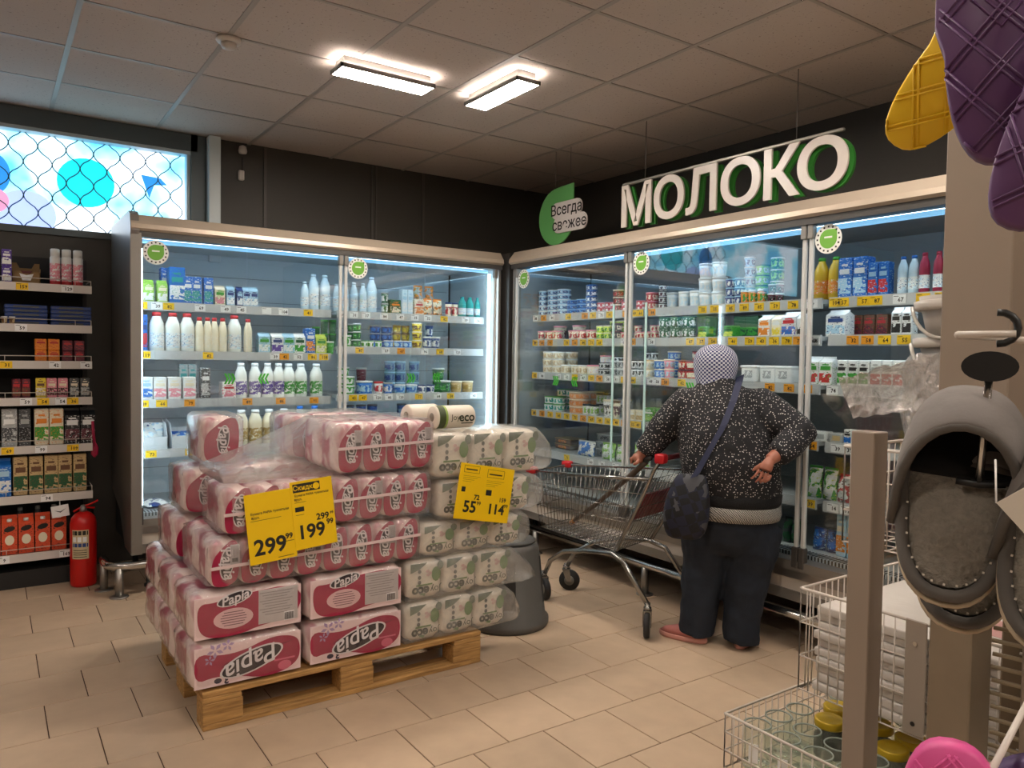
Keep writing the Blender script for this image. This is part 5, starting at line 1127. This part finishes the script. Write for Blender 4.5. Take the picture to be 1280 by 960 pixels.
for s in (-1, 1): ellipsoid(body, (hc[0]+s*.076, hc[1]-.002, hc[2]-.005), (.01, .02, .03), 10)
limb(body, [(-.05, .05, 1.30), (-.04, .03, 1.23), (-.03, .01, 1.17)], [.055, .058, .075])
body.loft([ering((.05, 0, .58), .19, .14), ering((.04, 0, .75), .19, .155), ering((.02, 0, .95), .19, .15), ering((-.01, 0, 1.1), .185, .13), ering((-.02, .0, 1.18), .16, .10), ering((-.03, .01, 1.23), .08, .07)])
limb(body, [SHL, lp(SHL, ELL, .5), ELL, lp(ELL, HAL, .6), HAL], [.06, .05, .042, .035, .026]); limb(body, [SHR, lp(SHR, ELR, .5), ELR, lp(ELR, HAR, .6), HAR], [.06, .05, .042, .035, .026])
for s, hx_, kx, ax in ((-1, -.045, -.085, -.105), (1, .13, .105, .1)): limb(body, [(hx_, 0, .62), (kx, .02, .36), (kx*.6+ax*.4, -.01, .22), (ax, 0, .07), (ax, .01, .035)], [.115, .07, .062, .045, .045])
# right hand lying on the lower back, fingers pointing down and inwards
q = body
def finger(q, a, b_, c_, r): q.tube([a, b_, c_], 0, 8, rs=[r*1.1, r, r*.75])
limb(q, [HAR, (.205, -.242, .92), (.198, -.248, .9)], [.022, .028, .027], 12)
for k, (dx, l) in enumerate(((-.025, .042), (-.008, .05), (.009, .046), (.026, .036))):
    finger(q, (.198+dx, -.252, .9-.006*k), (.186+dx*1.15, -.259, .9-l*.55-.006*k), (.166+dx*1.15, -.252, .9-l-.006*k), .0066)
finger(q, (.180, -.246, .925), (.160, -.252, .912), (.144, -.248, .895), .008)
# left hand closed round the trolley handle
limb(q, [HAL, (-.415, -.035, .893), (-.42, -.03, .885)], [.024, .032, .03], 12)
for k in range(4):
    b0 = Vector((-.41+.0-.0*k, -.045+.018*k, .895)); finger(q, (b0+Vector((-.015, 0, 0)))[:], (b0+Vector((-.042, .0, -.006)))[:], (b0+Vector((-.036, 0, -.032)))[:], .009)
finger(q, (-.405, -.06, .885), (-.415, -.075, .872), (-.432, -.07, .862), .0095)
bo = body.build('body', skin, person); modify(bo, .0045, 1)
for s in (-1, 1): q = MB(); ellipsoid(q, (hc[0]+.008+s*.03, hc[1]+.083, hc[2]+.008), (.011, .008, .007), 10); q.build('eye', mat('eye_white', 'd8d4cc', .3), person)
# jacket
jm, nt, b = nodes_of('dotted_jacket_cloth'); N, L = nt.nodes, nt.links
tc = N.new('ShaderNodeTexCoord'); vo = N.new('ShaderNodeTexVoronoi'); vo.inputs['Scale'].default_value = 92; vo.inputs['Randomness'].default_value = .75; L.new(tc.outputs['Object'], vo.inputs['Vector'])
mr = N.new('ShaderNodeMapRange'); mr.inputs['From Min'].default_value = .2; mr.inputs['From Max'].default_value = .26; mr.inputs['To Min'].default_value = 1; mr.inputs['To Max'].default_value = 0; L.new(vo.outputs['Distance'], mr.inputs['Value'])
mx = N.new('ShaderNodeMix'); mx.data_type = 'RGBA'; mx.inputs['A'].default_value = (*hx('17171b'), 1); mx.inputs['B'].default_value = (*hx('cfcac4'), 1); L.new(mr.outputs['Result'], mx.inputs['Factor']); L.new(mx.outputs['Result'], b.inputs['Base Color']); b.inputs['Roughness'].default_value = .85
jk = MB()
jk.loft([ering((.045, -.01, .73), .222, .185, 24), ering((.04, -.015, .80), .232, .2, 24), ering((.02, -.02, .92), .238, .205, 24), ering((.0, -.01, 1.05), .228, .185, 24), ering((-.015, 0, 1.14), .215, .155, 24), ering((-.02, .005, 1.2), .185, .125, 24), ering((-.03, .015, 1.245), .13, .1, 24), ering((-.045, .03, 1.285), .085, .08, 24), ering((-.05, .04, 1.31), .075, .075, 24)])
limb(jk, [(-.12, 0, 1.165), SHL, lp(SHL, ELL, .5), ELL, lp(ELL, HAL, .5), lp(ELL, HAL, .86)], [.085, .092, .084, .072, .062, .05], 16)
limb(jk, [(.08, 0, 1.17), SHR, lp(SHR, ELR, .5), ELR, lp(ELR, HAR, .4), lp(ELR, HAR, .82)], [.085, .092, .09, .08, .068, .052], 16)
o = jk.build('jacket', jm, person); modify(o, .011, 6)
tx = bpy.data.textures.new('cloth_folds', 'CLOUDS'); tx.noise_scale = .09
dm = o.modifiers.new('folds', 'DISPLACE'); dm.texture = tx; dm.strength = .022; dm.mid_level = .5
blk = mat('black_rib_knit', '0d0d10', .9, 0, .3, 150)
MB().loft([ering((.048, -.012, .70), .212, .178, 32), ering((.047, -.012, .72), .222, .188, 32), ering((.045, -.012, .755), .226, .192, 32), ering((.044, -.012, .765), .215, .18, 32)]).build('waistband', blk, person)
hm, nt, b = nodes_of('grey_herringbone_knit'); N, L = nt.nodes, nt.links
tc = N.new('ShaderNodeTexCoord'); wv = N.new('ShaderNodeTexWave'); wv.wave_type = 'BANDS'; wv.bands_direction = 'DIAGONAL'; wv.inputs['Scale'].default_value = 55; wv.inputs['Distortion'].default_value = 4; L.new(tc.outputs['Object'], wv.inputs['Vector'])
cr = N.new('ShaderNodeValToRGB'); e = cr.color_ramp.elements; e[0].position = .4; e[0].color = (*hx('4b4a48'), 1); e[1].position = .6; e[1].color = (*hx('a8a49c'), 1); L.new(wv.outputs['Fac'], cr.inputs[0]); L.new(cr.outputs[0], b.inputs['Base Color']); b.inputs['Roughness'].default_value = .9
MB().loft([ering((.05, -.01, .635), .212, .18, 32), ering((.05, -.01, .66), .22, .187, 32), ering((.048, -.012, .702), .219, .184, 32)]).build('sweater_hem', hm, person)
# jeans
jn = MB(); jean = mat('dark_blue_jeans', '121a26', .85, 0, .15, 35, .35)
jn.loft([ering((.05, 0, .68), .2, .165, 22), ering((.045, -.005, .6), .205, .17, 22), ering((.04, 0, .52), .195, .155, 22), ering((.03, 0, .46), .15, .11, 22)])
limb(jn, [(-.065, 0, .6), (-.072, 0, .5), (-.082, .01, .38), (-.098, 0, .25), (-.108, -.005, .12), (-.112, -.005, .04)], [.13, .127, .108, .096, .088, .088], 18)
limb(jn, [(.15, 0, .6), (.142, 0, .5), (.122, .01, .38), (.112, 0, .25), (.1, -.005, .12), (.098, -.005, .03)], [.125, .127, .11, .098, .088, .088], 18)
o = jn.build('jeans', jean, person); modify(o, .01, 4); dm = o.modifiers.new('folds', 'DISPLACE'); dm.texture = tx; dm.strength = .02; dm.mid_level = .5
# headscarf: shell open at the face
sm, nt, b = nodes_of('gingham_scarf'); N, L = nt.nodes, nt.links
tc = N.new('ShaderNodeTexCoord'); ck = N.new('ShaderNodeTexChecker'); ck.inputs['Scale'].default_value = 1; ck.inputs['Color1'].default_value = (*hx('2b3160'), 1); ck.inputs['Color2'].default_value = (*hx('bfc1cc'), 1); L.new(tc.outputs['UV'], ck.inputs['Vector']); L.new(ck.outputs['Color'], b.inputs['Base Color']); b.inputs['Roughness'].default_value = .85
q = MB(); n = 28; prof = [(.085, -.105), (.09, -.075), (.102, -.035), (.11, .01), (.107, .05), (.09, .085), (.06, .106), (.025, .115)]
V = []; F = []
for r_, z_ in prof:
    for k in range(n):
        a = 2*PI*k/n; V.append((hc[0]+r_*1.0*math.cos(a), hc[1]-.01+r_*1.08*math.sin(a)-max(0, -.02-z_)*.35, hc[2]+z_))
for i in range(len(prof)-1):
    for k in range(n):
        a = 2*PI*(k+.5)/n
        if math.sin(a) > .78 and i < 5: continue
        A = i*n+k; B = i*n+(k+1) % n; F.append((A, B, B+n, A+n))
V.append((hc[0], hc[1]-.01, hc[2]+.118)); F += [((len(prof)-1)*n+k, (len(prof)-1)*n+(k+1) % n, len(V)-1) for k in range(n)]
o = q.add(V, F, 0, True).build('headscarf', sm, person); uvl = o.data.uv_layers.new(name='weave')
for lp_ in o.data.loops:
    co = o.data.vertices[lp_.vertex_index].co-Vector(hc); uvl.data[lp_.index].uv = ((math.atan2(co.x, -co.y))*.105/.0095, (co.z if co.z < .085 else .085+(co.z-.085)*2)/.0095)
so_ = o.modifiers.new('thickness', 'SOLIDIFY'); so_.thickness = .004; modify(o, None, 0, 1)
q = MB(); ellipsoid(q, (hc[0]+.0, hc[1]-.095, hc[2]-.105), (.028, .02, .035), 12); o = q.build('scarf_knot', blk, person)
# shoes
pk = mat('pink_shoe', 'b06a62', .6, 0, .1, 80); solem = mat('shoe_sole', 'c98d82', .6)
def shoe(loc, rz):
    o = put('shoe', None, person, loc); o.rotation_euler = (0, 0, rz)
    q = MB(); q.loft([[(p[0]*s, p[1]*s2+.07, z) for p in ell(20, .045, .125)] for z, s, s2 in ((0, .9, .95), (.008, 1, 1), (.022, 1, 1), (.026, .96, .98))]); q.build('sole', solem, o)
    q = MB(); q.loft([ering((0, .07, .026), .043, .12), ering((0, .06, .045), .042, .105), ering((0, .03, .065), .037, .072), ering((0, .0, .085), .034, .048)]); q.build('upper', pk, o)
shoe((-.11, -.02, 0), 1.35); shoe((.1, -.0, 0), -.15)
# shoulder bag and strap
bag = thing('shoulder_bag', 'dark navy plaid shoulder bag hanging at the left hip of the woman', 'bag', (2.95, 2.45, 0), TH)
bgm, nt, b = nodes_of('plaid_bag_cloth'); N, L = nt.nodes, nt.links
tc = N.new('ShaderNodeTexCoord'); mp = N.new('ShaderNodeMapping'); mp.inputs['Rotation'].default_value = (0, .35, 0); ck = N.new('ShaderNodeTexChecker'); ck.inputs['Scale'].default_value = 22; ck.inputs['Color1'].default_value = (*hx('0c0d11'), 1); ck.inputs['Color2'].default_value = (*hx('151a30'), 1)
ck2 = N.new('ShaderNodeTexVoronoi'); ck2.inputs['Scale'].default_value = 22; ck2.distance = 'CHEBYCHEV'; mx = N.new('ShaderNodeMix'); mx.data_type = 'RGBA'; mr = N.new('ShaderNodeMapRange'); mr.inputs['From Min'].default_value = .80; mr.inputs['From Max'].default_value = .82; sp = N.new('ShaderNodeSeparateColor')
L.new(tc.outputs['Object'], mp.inputs[0]); L.new(mp.outputs[0], ck.inputs['Vector']); L.new(mp.outputs[0], ck2.inputs['Vector']); L.new(ck2.outputs['Color'], sp.inputs[0]); L.new(sp.outputs[0], mr.inputs['Value']); L.new(mr.outputs['Result'], mx.inputs['Factor']); L.new(ck.outputs['Color'], mx.inputs['A']); mx.inputs['B'].default_value = (*hx('46474c'), 1); L.new(mx.outputs['Result'], b.inputs['Base Color']); b.inputs['Roughness'].default_value = .75
q = MB(); q.loft([ering((-0.160, -.20, .545), .06, .04, 20, (0, 0), .7), ering((-0.155, -.205, .57), .095, .06, 20, (0, 0), .7), ering((-0.150, -.215, .66), .112, .068, 20, (0, 0), .7), ering((-0.140, -.22, .76), .1, .055, 20, (0, 0), .7), ering((-0.130, -.22, .84), .075, .035, 20, (0, 0), .7), ering((-0.125, -.22, .86), .06, .02, 20)])
o = q.build('bag_body', bgm, bag); modify(o, None, 0, 1)
pts = [(.035, .1, 1.27), (.062, .03, 1.315), (.062, -.06, 1.285), (.045, -.145, 1.2), (.01, -.205, 1.09), (-.045, -.235, .98), (-.085, -.25, .90), (-.11, -.262, .85)]
rings = [[(p[0]-.018, p[1], p[2]-.008), (p[0]+.018, p[1], p[2]+.008), (p[0]+.018, p[1]-.004, p[2]+.009), (p[0]-.018, p[1]-.004, p[2]-.007)] for p in pts]
MB().loft(rings, smooth=False).build('strap', mat('navy_strap', '1e2440', .7), bag)

# ================================================================ FOREGROUND RACK AT RIGHT
rack = thing('display_rack', 'beige metal rack uprights with wire grid at the right edge', 'rack', (1.3, .6, 0))
def rk(q, nm, m): return q.build(nm, m, rack, (-1.3, -.6, 0))
rk(MB().bbox(1.388, 1.436, .797, .845, 0, 1.259, .002), 'front_post', beige_metal)
rk(MB().bbox(1.30, 1.372, .535, .640, 1.0, 2.4, .002), 'upper_column', beige_metal)
rk(MB().bbox(1.30, 1.372, .573, .640, 0, 1.0, .002), 'lower_column', mat('worn_steel', '8a7d6b', .4, .5, .03, 12, .18))
rk(MB().bbox(1.375, 1.405, .44, .53, .0, 2.4, .002), 'rear_post', beige_metal)
q = MB()
for k in range(46): q.bar((1.42, .55, .25+k*.055), (1.42, -.35, .25+k*.055), .0028, 5)
for k in range(7): q.bar((1.424, .45-k*.12, .2), (1.424, .45-k*.12, 2.75), .0028, 5)
rk(q, 'wire_grid', white_wire)['kind'] = 'stuff'
for k in range(9): rk(MB().bbox(1.47, 1.485, -.4, .6, .2+k*.26, .2+k*.26+.235, .004), 'back_slat', mat('brown_slat', '6b5a44', .6, 0, 0, 8, .15))
wick = mat('straw_weave', 'a3947a', .7)
q = MB()
for k in range(26): q.bar((1.375, .575-.0022*(k % 2), .45+k*.022), (1.4, .47, .40+k*.022+.05), .004, 4)
rk(q, 'woven_panel', wick)['kind'] = 'stuff'
# wire baskets
def basket(label, x0, x1, y0, y1, z0, z1, lx=0.0):
    t = thing('wire_basket', label, 'basket', (x0, y0, z0)); X, Y, Z = x1-x0, y1-y0, z1-z0
    def panel(a, b_, c, d, na, nb): return grid(a, b_, c, d, na, nb, .0017)
    for nm, ar in (('side_panel', ((0, 0, 0), (0, Y, 0), (0, 0, Z), (0, Y, Z), round(Y/.026), 3)), ('side_panel', ((X, 0, 0), (X, Y, 0), (X, 0, Z), (X, Y, Z), round(Y/.026), 3)), ('end_panel', ((0, Y, 0), (X, Y, 0), (0, Y, Z), (X, Y, Z), round(X/.026), 3)), ('end_panel', ((0, 0, 0), (X, 0, 0), (0, 0, Z), (X, 0, Z), round(X/.026), 3)), ('basket_floor', ((0, 0, 0), (X, 0, 0), (0, Y, 0), (X, Y, 0), round(X/.05), 8))):
        panel(*ar).build(nm, white_wire, t)['kind'] = 'stuff'
    MB().tube([(0, 0, Z), (0, Y, Z), (X, Y, Z), (X, 0, Z)], .0038, 6, closed=True).build('rim', white_wire, t)
    return t
bk = basket('white wire basket holding flat white packs, middle tier', 1.645, 2.12, .62, 1.12, .585, .835)
MB().bbox(-.008, -.004, .19, .237, .005, .255, .002).build('holder_plate', mat('plate_beige', 'a3978a', .4), bk)
for z in (.03, .205): q = MB(); q.prism(ell(10, .005, .005), (-.0085, .214, z), (0, 1, 0), (0, 0, 1), (-1, 0, 0), .0012); q.build('bolt', chrome if z > .1 else black_pl, bk)
basket('low white wire basket full of glass jars', 1.478, 2.0, .7, 1.205, .395, .53)
basket('upper wire basket under the white buckets', 1.62, 2.1, .58, 1.0, .98, 1.20)
# flat packs
for k in range(10):
    t = thing('flat_pack', 'flat white packet, %s of ten stacked in the middle basket' % ('lowest' if k == 0 else 'topmost' if k == 9 else ORD[k]+' from bottom'), 'packet', (1.662+.006*(k % 3), .64, .5885+k*.0212), 0, 'flat white packets in the middle wire basket')
    MB().bbox(0, .42, 0, .455-.008*(k % 2), 0, .0205, .004, 0, 2).build('packet_body', mat('packet_white', 'c9c2ba', .45, 0, .3, 14), t)
    q = MB(); q.cbox((.2, .16, .0206), (.12, .14, .0006)); q.build('top_print', mat('packet_print', 'b98a84', .5), t) if k == 9 else q.build('top_print', mat('packet_grey', 'a59d96', .5), t)
t = thing('clear_bottle', 'small clear bottle with red cap standing behind the flat packs', 'bottle', (1.80, .86, .8025))
MB().lathe([(.02, 0), (.022, .01), (.022, .04), (.012, .055), (.011, .06)], n=14).build('bottle', pane_mat('jar_glass', (.9, .95, .92), .09, .02, .05, (.8, .85, .82)), t); MB().lathe([(.015, .058), (.015, .08), (.012, .084)], n=12).build('cap', mat('cap_red', 'b3202c', .4), t)
# jars
gl = MATS['jar_glass']; ylid = mat('yellow_lid', 'b89a1e', .35, .2)
jar_in = pane_mat('jar_content', (.75, .8, .72), .05, .1, .3, (.5, .52, .42))
JN = [(1.533, 1.152, 0), (1.613, 1.15, 0), (1.69, 1.145, 0), (1.533, 1.071, 0), (1.61, 1.068, 0), (1.533, .988, 0), (1.692, 1.062, 1), (1.771, 1.09, 1), (1.61, .986, 0), (1.77, .984, 1), (1.688, .903, 1), (1.767, .902, 1), (1.61, .904, 0), (1.69, .98, 0), (1.533, .906, 0), (1.85, .95, 0), (1.85, 1.04, 0), (1.85, 1.13, 0), (1.61, .82, 0), (1.69, .82, 0), (1.77, .82, 0), (1.533, .82, 0)]
jb = MB().lathe([(.030, 0), (.0355, .006), (.0355, .085), (.031, .1), (.031, .108)], n=20, caps=False).mesh('jar_body', [gl]); jbot = MB().lathe([(.0005, .004), (.033, .004), (.0345, .012), (.0005, .012)], n=18).mesh('jar_base', [gl])
rim = MB().tube([(.0315*math.cos(2*PI*k/20), .0315*math.sin(2*PI*k/20), .109) for k in range(20)], .0022, 5, closed=True).mesh('jar_rim', [mat('jar_rim_glass', '8f9a92', .1, 0, 0, 60, 0, 1.0)])
lid = MB().lathe([(.0345, .1), (.0355, .103), (.0355, .116), (.033, .119), (.029, .1175), (.01, .1175)], n=22).mesh('jar_lid', [ylid]); lb_ = MB().lathe([(.0362, .03), (.0362, .075)], n=18, caps=False).mesh('jar_label', [mat('dark_label', '2c2a22', .5)])
strip = MB().box(-.011, .011, -.0372, -.0362, .03, .075).mesh('barcode_label', [white_card])
for k, (x, y, yl_) in enumerate(JN):
    col_ = sorted({round(j[0], 1) for j in JN}).index(round(x, 1))
    n_in = sorted([j for j in JN if round(j[0], 1) == round(x, 1)], key=lambda j: -j[1]).index((x, y, yl_))
    lab = ('yellow-lidded glass jar' if yl_ else 'open clear glass jar')+', %s row from aisle, %s from far end, in low basket' % (ORD[col_], ORD[n_in])
    t = thing('glass_jar', lab, 'jar', (x, y, .4015), 2.0, 'glass jars in the low wire basket')
    put('jar_body', jb, t); put('jar_base', jbot, t); put('jar_rim', rim, t)
    if yl_: put('jar_lid', lid, t); put('jar_label', lb_, t)
    elif k in (0, 3, 5): put('barcode_label', strip, t, (0, 0, 0), PI*1.0)
# buckets
bw = mat('bucket_white', 'b9b2aa', .4)
for k in range(4):
    z = 1.2045+k*.082
    t = thing('bucket', 'white plastic bucket, %s of four in the film-wrapped stack' % ['lowest', 'second from bottom', 'second from top', 'topmost'][k], 'bucket', (1.775, .815, z), 0, 'white plastic buckets on the rack')
    MB().lathe([(.078, 0), (.095, .075) if k < 3 else (.097, .09)], n=30, caps=True).build('bucket_body', bw, t)
    MB().lathe([(.096, .058), (.106, .06), (.107, .078), (.099, .0805)], n=30, caps=False).build('rim_band', mat('bucket_rim', 'c4bdb4', .35), t)
    pts = [(.108*math.cos(a), .108*math.sin(a), .066-.07*math.sin((a-2.2)/1.9*PI)*1) for a in [2.2+1.9*j/12 for j in range(13)]]
    MB().tube([(p[0]*1.03, p[1]*1.03, p[2]) for p in pts], .004, 6).build('bail_handle', MATS['bucket_rim'], t)
def crumple(q, A, B, C, D, nu, nv, amp, seed, bul):
    rng = random.Random(seed); A, B, C, D = map(Vector, (A, B, C, D)); nrm = (B-A).cross(D-A).normalized(); V = []
    for j in range(nv+1):
        for i in range(nu+1):
            u, v = i/nu, j/nv; p = A.lerp(B, u).lerp(D.lerp(C, u), v); V.append((p+nrm*(bul*math.sin(PI*u)*math.sin(PI*v)+rng.uniform(-amp, amp))+Vector((0, 0, rng.uniform(-amp, amp)*.6)))[:])
    q.add(V, [(j*(nu+1)+i, j*(nu+1)+i+1, (j+1)*(nu+1)+i+1, (j+1)*(nu+1)+i) for j in range(nv) for i in range(nu)])
t = thing('plastic_film', 'crinkled clear plastic film spilling from the white bucket stack', 'plastic film', (1.66, .85, 1.2))
q = MB(); crumple(q, (1.66, .80, 1.42), (1.56, .985, 1.355), (1.575, .955, 1.27), (1.65, .82, 1.30), 14, 8, .009, 3, -.05)
o = q.build('loose_film', film_c, t, (-1.66, -.85, -1.2)); o.modifiers.new('thickness', 'SOLIDIFY').thickness = .0012
q = MB(); rings = []; rng = random.Random(4)
for z, rr in ((1.2, .10), (1.23, .118), (1.28, .124), (1.33, .122), (1.37, .125), (1.41, .115)):
    rings.append([((rr+rng.uniform(-.008, .008))*math.cos(2*PI*k/22)+1.775, (rr+rng.uniform(-.008, .008))*math.sin(2*PI*k/22)+.815, z+rng.uniform(-.006, .006)) for k in range(22)])
q.loft(rings, caps=False); o = q.build('wrap', film_c, t, (-1.66, -.85, -1.2)); o.modifiers.new('thickness', 'SOLIDIFY').thickness = .0012

# ================================================================ SLIPPERS ON HOOKS
felt = mat('grey_felt', '857e73', .95, 0, .6, 160, .35); suede = mat('grey_suede', '7a7470', .9, 0, .2, 30, .22); trim_s = mat('slipper_trim', '57524d', .85); pipe = mat('slipper_piping', 'b8a88f', .7)
RX = Vector((math.cos(1.13), -math.sin(1.13), 0)); TOC = Vector((-math.sin(1.13), -math.cos(1.13), 0))   # sideways and towards the aisle
def s_outline(Lh, Wh, n=36, heel=.92):
    pts = []
    for k in range(n):
        a = 2*PI*k/n; c, s = math.cos(a), math.sin(a)
        w = Wh*(1 if s > 0 else heel); pts.append((math.copysign(abs(c)**.8, c)*w*(1-.08*math.cos(2*a)*0), math.copysign(abs(s)**.85, s)*Lh))
    return pts
def place(t, roll, pitch):
    """local x = sideways, y = along the sole, z = out of the insole"""
    ux = RX.copy(); uy = Vector((0, 0, 1)); un = TOC.copy()
    uy2 = uy*math.cos(pitch)+un*math.sin(pitch); un2 = un*math.cos(pitch)-uy*math.sin(pitch)
    x2 = ux*math.cos(roll)+uy2*math.sin(roll); y2 = -ux*math.sin(roll)+uy2*math.cos(roll)
    m = Matrix(((x2.x, y2.x, un2.x), (x2.y, y2.y, un2.y), (x2.z, y2.z, un2.z))); t.rotation_euler = m.to_euler()
def felt_slipper(label, loc, roll, pitch):
    t = thing('felt_slipper', label, 'slipper', loc, 0, 'grey felt slippers on a hook'); place(t, roll, pitch); Lh, Wh = .100, .049
    ol = s_outline(Lh, Wh)
    MB().loft([[(p[0]*s, p[1]*s, z) for p in ol] for z, s in ((-.022, .95), (-.018, 1), (-.004, 1.0), (0, .98))]).build('sole', trim_s, t)
    MB().loft([[(p[0]*s, p[1]*s, z) for p in ol] for z, s in ((0, .9), (.004, .88), (.006, .7))]).build('insole', felt, t)
    MB().tube([(p[0]*.965, p[1]*.965, .004) for p in ol], .006, 8, closed=True).build('rim_binding', trim_s, t)
    MB().tube([(p[0]*1.03, p[1]*1.03, -.004) for p in ol], .0028, 6, closed=True).build('edge_piping', pipe, t)
    q = MB()
    for k in range(19, 36): p = ol[k]; q.cbox((p[0]*.88, p[1]*.88, .0105), (.0018, .0018, .001))
    q.build('stitching', mat('stitch_thread', 'c2b8a8', .7), t)['kind'] = 'stuff'
    MB().loft([[(p[0]*.86, max(.012, p[1]*.86), z) for p in ol] for z in (.0062, .0072)]).build('toe_shade', mat('painted_toe_shade', '0e0d0d', .9), t)  # black patch paints the deep shade inside the toe
    rings = []; n = 15
    for i in range(9):
        f = i/8; v = .016+f*(Lh*1.0-.016); hw = Wh*1.03*max(.02, 1-(max(0, v)/(Lh*1.04))**3.0)**.5; hg = .062*(1-f**2.2)*1+.012
        rings.append([(hw*math.cos(PI*k/(n-1)), v+(1-f)**1.5*(-.055+.078*math.sin(PI*k/(n-1))**.7), hg*math.sin(PI*k/(n-1))**.8) for k in range(n)])
    o = MB().loft(rings, caps=False, closed=False).build('vamp', suede, t); o.modifiers.new('thickness', 'SOLIDIFY').thickness = .005; modify(o, None, 0, 1)
    MB().tube(rings[0], .0045, 6).build('opening_binding', trim_s, t)
    return t
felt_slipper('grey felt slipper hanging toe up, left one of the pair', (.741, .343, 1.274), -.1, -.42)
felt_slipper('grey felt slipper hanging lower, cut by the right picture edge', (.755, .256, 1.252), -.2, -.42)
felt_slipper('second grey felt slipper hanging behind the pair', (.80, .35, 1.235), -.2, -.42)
def foam_slipper(label, loc, roll, pitch, m, Lh=.13, Wh=.052, group=None, cat='slipper'):
    t = thing('foam_slipper', label, cat, loc, 0, group); place(t, roll, pitch); ol = s_outline(Lh, Wh, 40, .86)
    MB().loft([[(p[0]*s, p[1]*s, z) for p in ol] for z, s in ((-.026, .93), (-.02, 1.0), (-.004, 1.0), (0, .97))]).build('foam_sole', m, t)
    q = MB(); W2 = Wh*.86
    def inside(x, y): return abs(y) < Lh*.93 and abs(x) < (Wh*.86 if y < 0 else Wh*.95)*max(0, 1-(abs(y)/Lh)**3)**.5
    for fam in (1, -1):
        for c in range(-8, 9):
            base = c*.05
            for off in (0, .008):
                seg = []
                for k in range(61):
                    x = -Wh+2*Wh*k/60; y = fam*x*1.15+base+off
                    if inside(x, y): seg.append((x, y, .0008))
                if len(seg) > 3: q.tube([seg[0], seg[-1]], .0014, 4)
    q.build('tread_ridges', m, t)['kind'] = 'stuff'
    q = MB(); q.tube([(.026*math.cos(a), .02+.02*math.sin(a), .001) for a in [PI*k/10 for k in range(11)]]+[(-.026, .02, .001), (0, -.012, .001), (.026, .02, .001)], .0013, 4); q.build('size_mark', m, t)
    return t
pur = mat('purple_foam', '5f3a68', .45); yel_f = mat('yellow_foam', 'f2c61e', .5); pin = mat('pink_foam', 'd04d8c', .5); dpur = mat('dark_purple_foam', '3d2352', .5)
foam_slipper('purple foam slipper sole hanging at the top right corner', (.742, .322, 1.705), .02, 0, pur)
foam_slipper('purple foam slipper sole tilted over the first at right edge', (.725, .245, 1.628), -.42, 0, pur, .13, .047)
foam_slipper('yellow foam slipper hanging behind the purple ones', (.90, .41, 1.742), -.72, .45, yel_f)
foam_slipper('pink foam slipper sole rising from the bottom right', (.775, .352, .905), .03, 0, pin, .115, .05)
foam_slipper('pink foam slipper cut by the bottom right corner', (.80, .27, .90), -.02, 0, pin, .115, .05)
foam_slipper('dark purple foam slipper between the two pink ones', (.86, .355, .885), -.5, 0, dpur, .115, .046)
# hook and hanger
t = thing('hook_hanger', 'black hanger clip with chrome rod carrying the grey slippers', 'hanger', (.735, .318, 1.39))
def hk(q, nm, m): return q.build(nm, m, t, (-.735, -.318, -1.39))
c = Vector((.735, .318, 1.392)); q = MB(); q.prism(ell(24, .022, .0135), c, RX, (0, 0, 1), TOC, .006); hk(q, 'clip_plate', black_pl)
q = MB(); q.tube([(c+RX*(.006+.012*math.sin(a)*1.2)+Vector((0, 0, .02+.014*(1-math.cos(a)))))[:] for a in [-.1+k*.42 for k in range(9)]], .0032, 6); hk(q, 'hook', black_pl)
q = MB(); q.tube([(c+Vector((0, 0, -.01)))[:], (c+Vector((0, 0, -.01))+Vector((-.002, .004, -.095)))[:]], .0035, 8); hk(q, 'rod', chrome)
q = MB(); q.tube([(c+Vector((-.002, .004, -.104))-RX*.018)[:], (c+Vector((-.002, .004, -.106)))[:], (c+Vector((-.002, .004, -.104))+RX*.02)[:]], .004, 6); hk(q, 'cross_bar', black_pl)
t = thing('peg_hook', 'pale rack peg holding the black hanger clip', 'peg', (.735, .32, 1.42))
MB().bar((-.012, .02, .0), (.68, .1, .0), .0036, 8).build('peg', white_wire, t); MB().bar((-.012, .02, 0)[:], (.006, -.02, .001), .0032, 8).build('peg_tip', white_wire, t)
t = thing('peg_hook', 'pale rack peg above the pink slippers', 'peg', (.80, .36, 1.0)); MB().bar((0, -.03, 0), (.6, .1, .03), .0036, 8).build('peg', white_wire, t)
t = thing('swing_tag', 'blank cream swing tag on the right grey slipper', 'tag', (.625, .262, 1.29))
q = MB(); q.prism([(-.0, .0), (.028, -.032), (.062, -.004), (.036, .028)], (0, 0, 0), RX, (0, 0, 1), TOC, .0008); q.build('card', mat('cream_tag', 'd8cfc0', .6), t); MB().bar((.0, .0, .0), (.02, .01, .03), .0008, 5).build('string', white_pl, t)
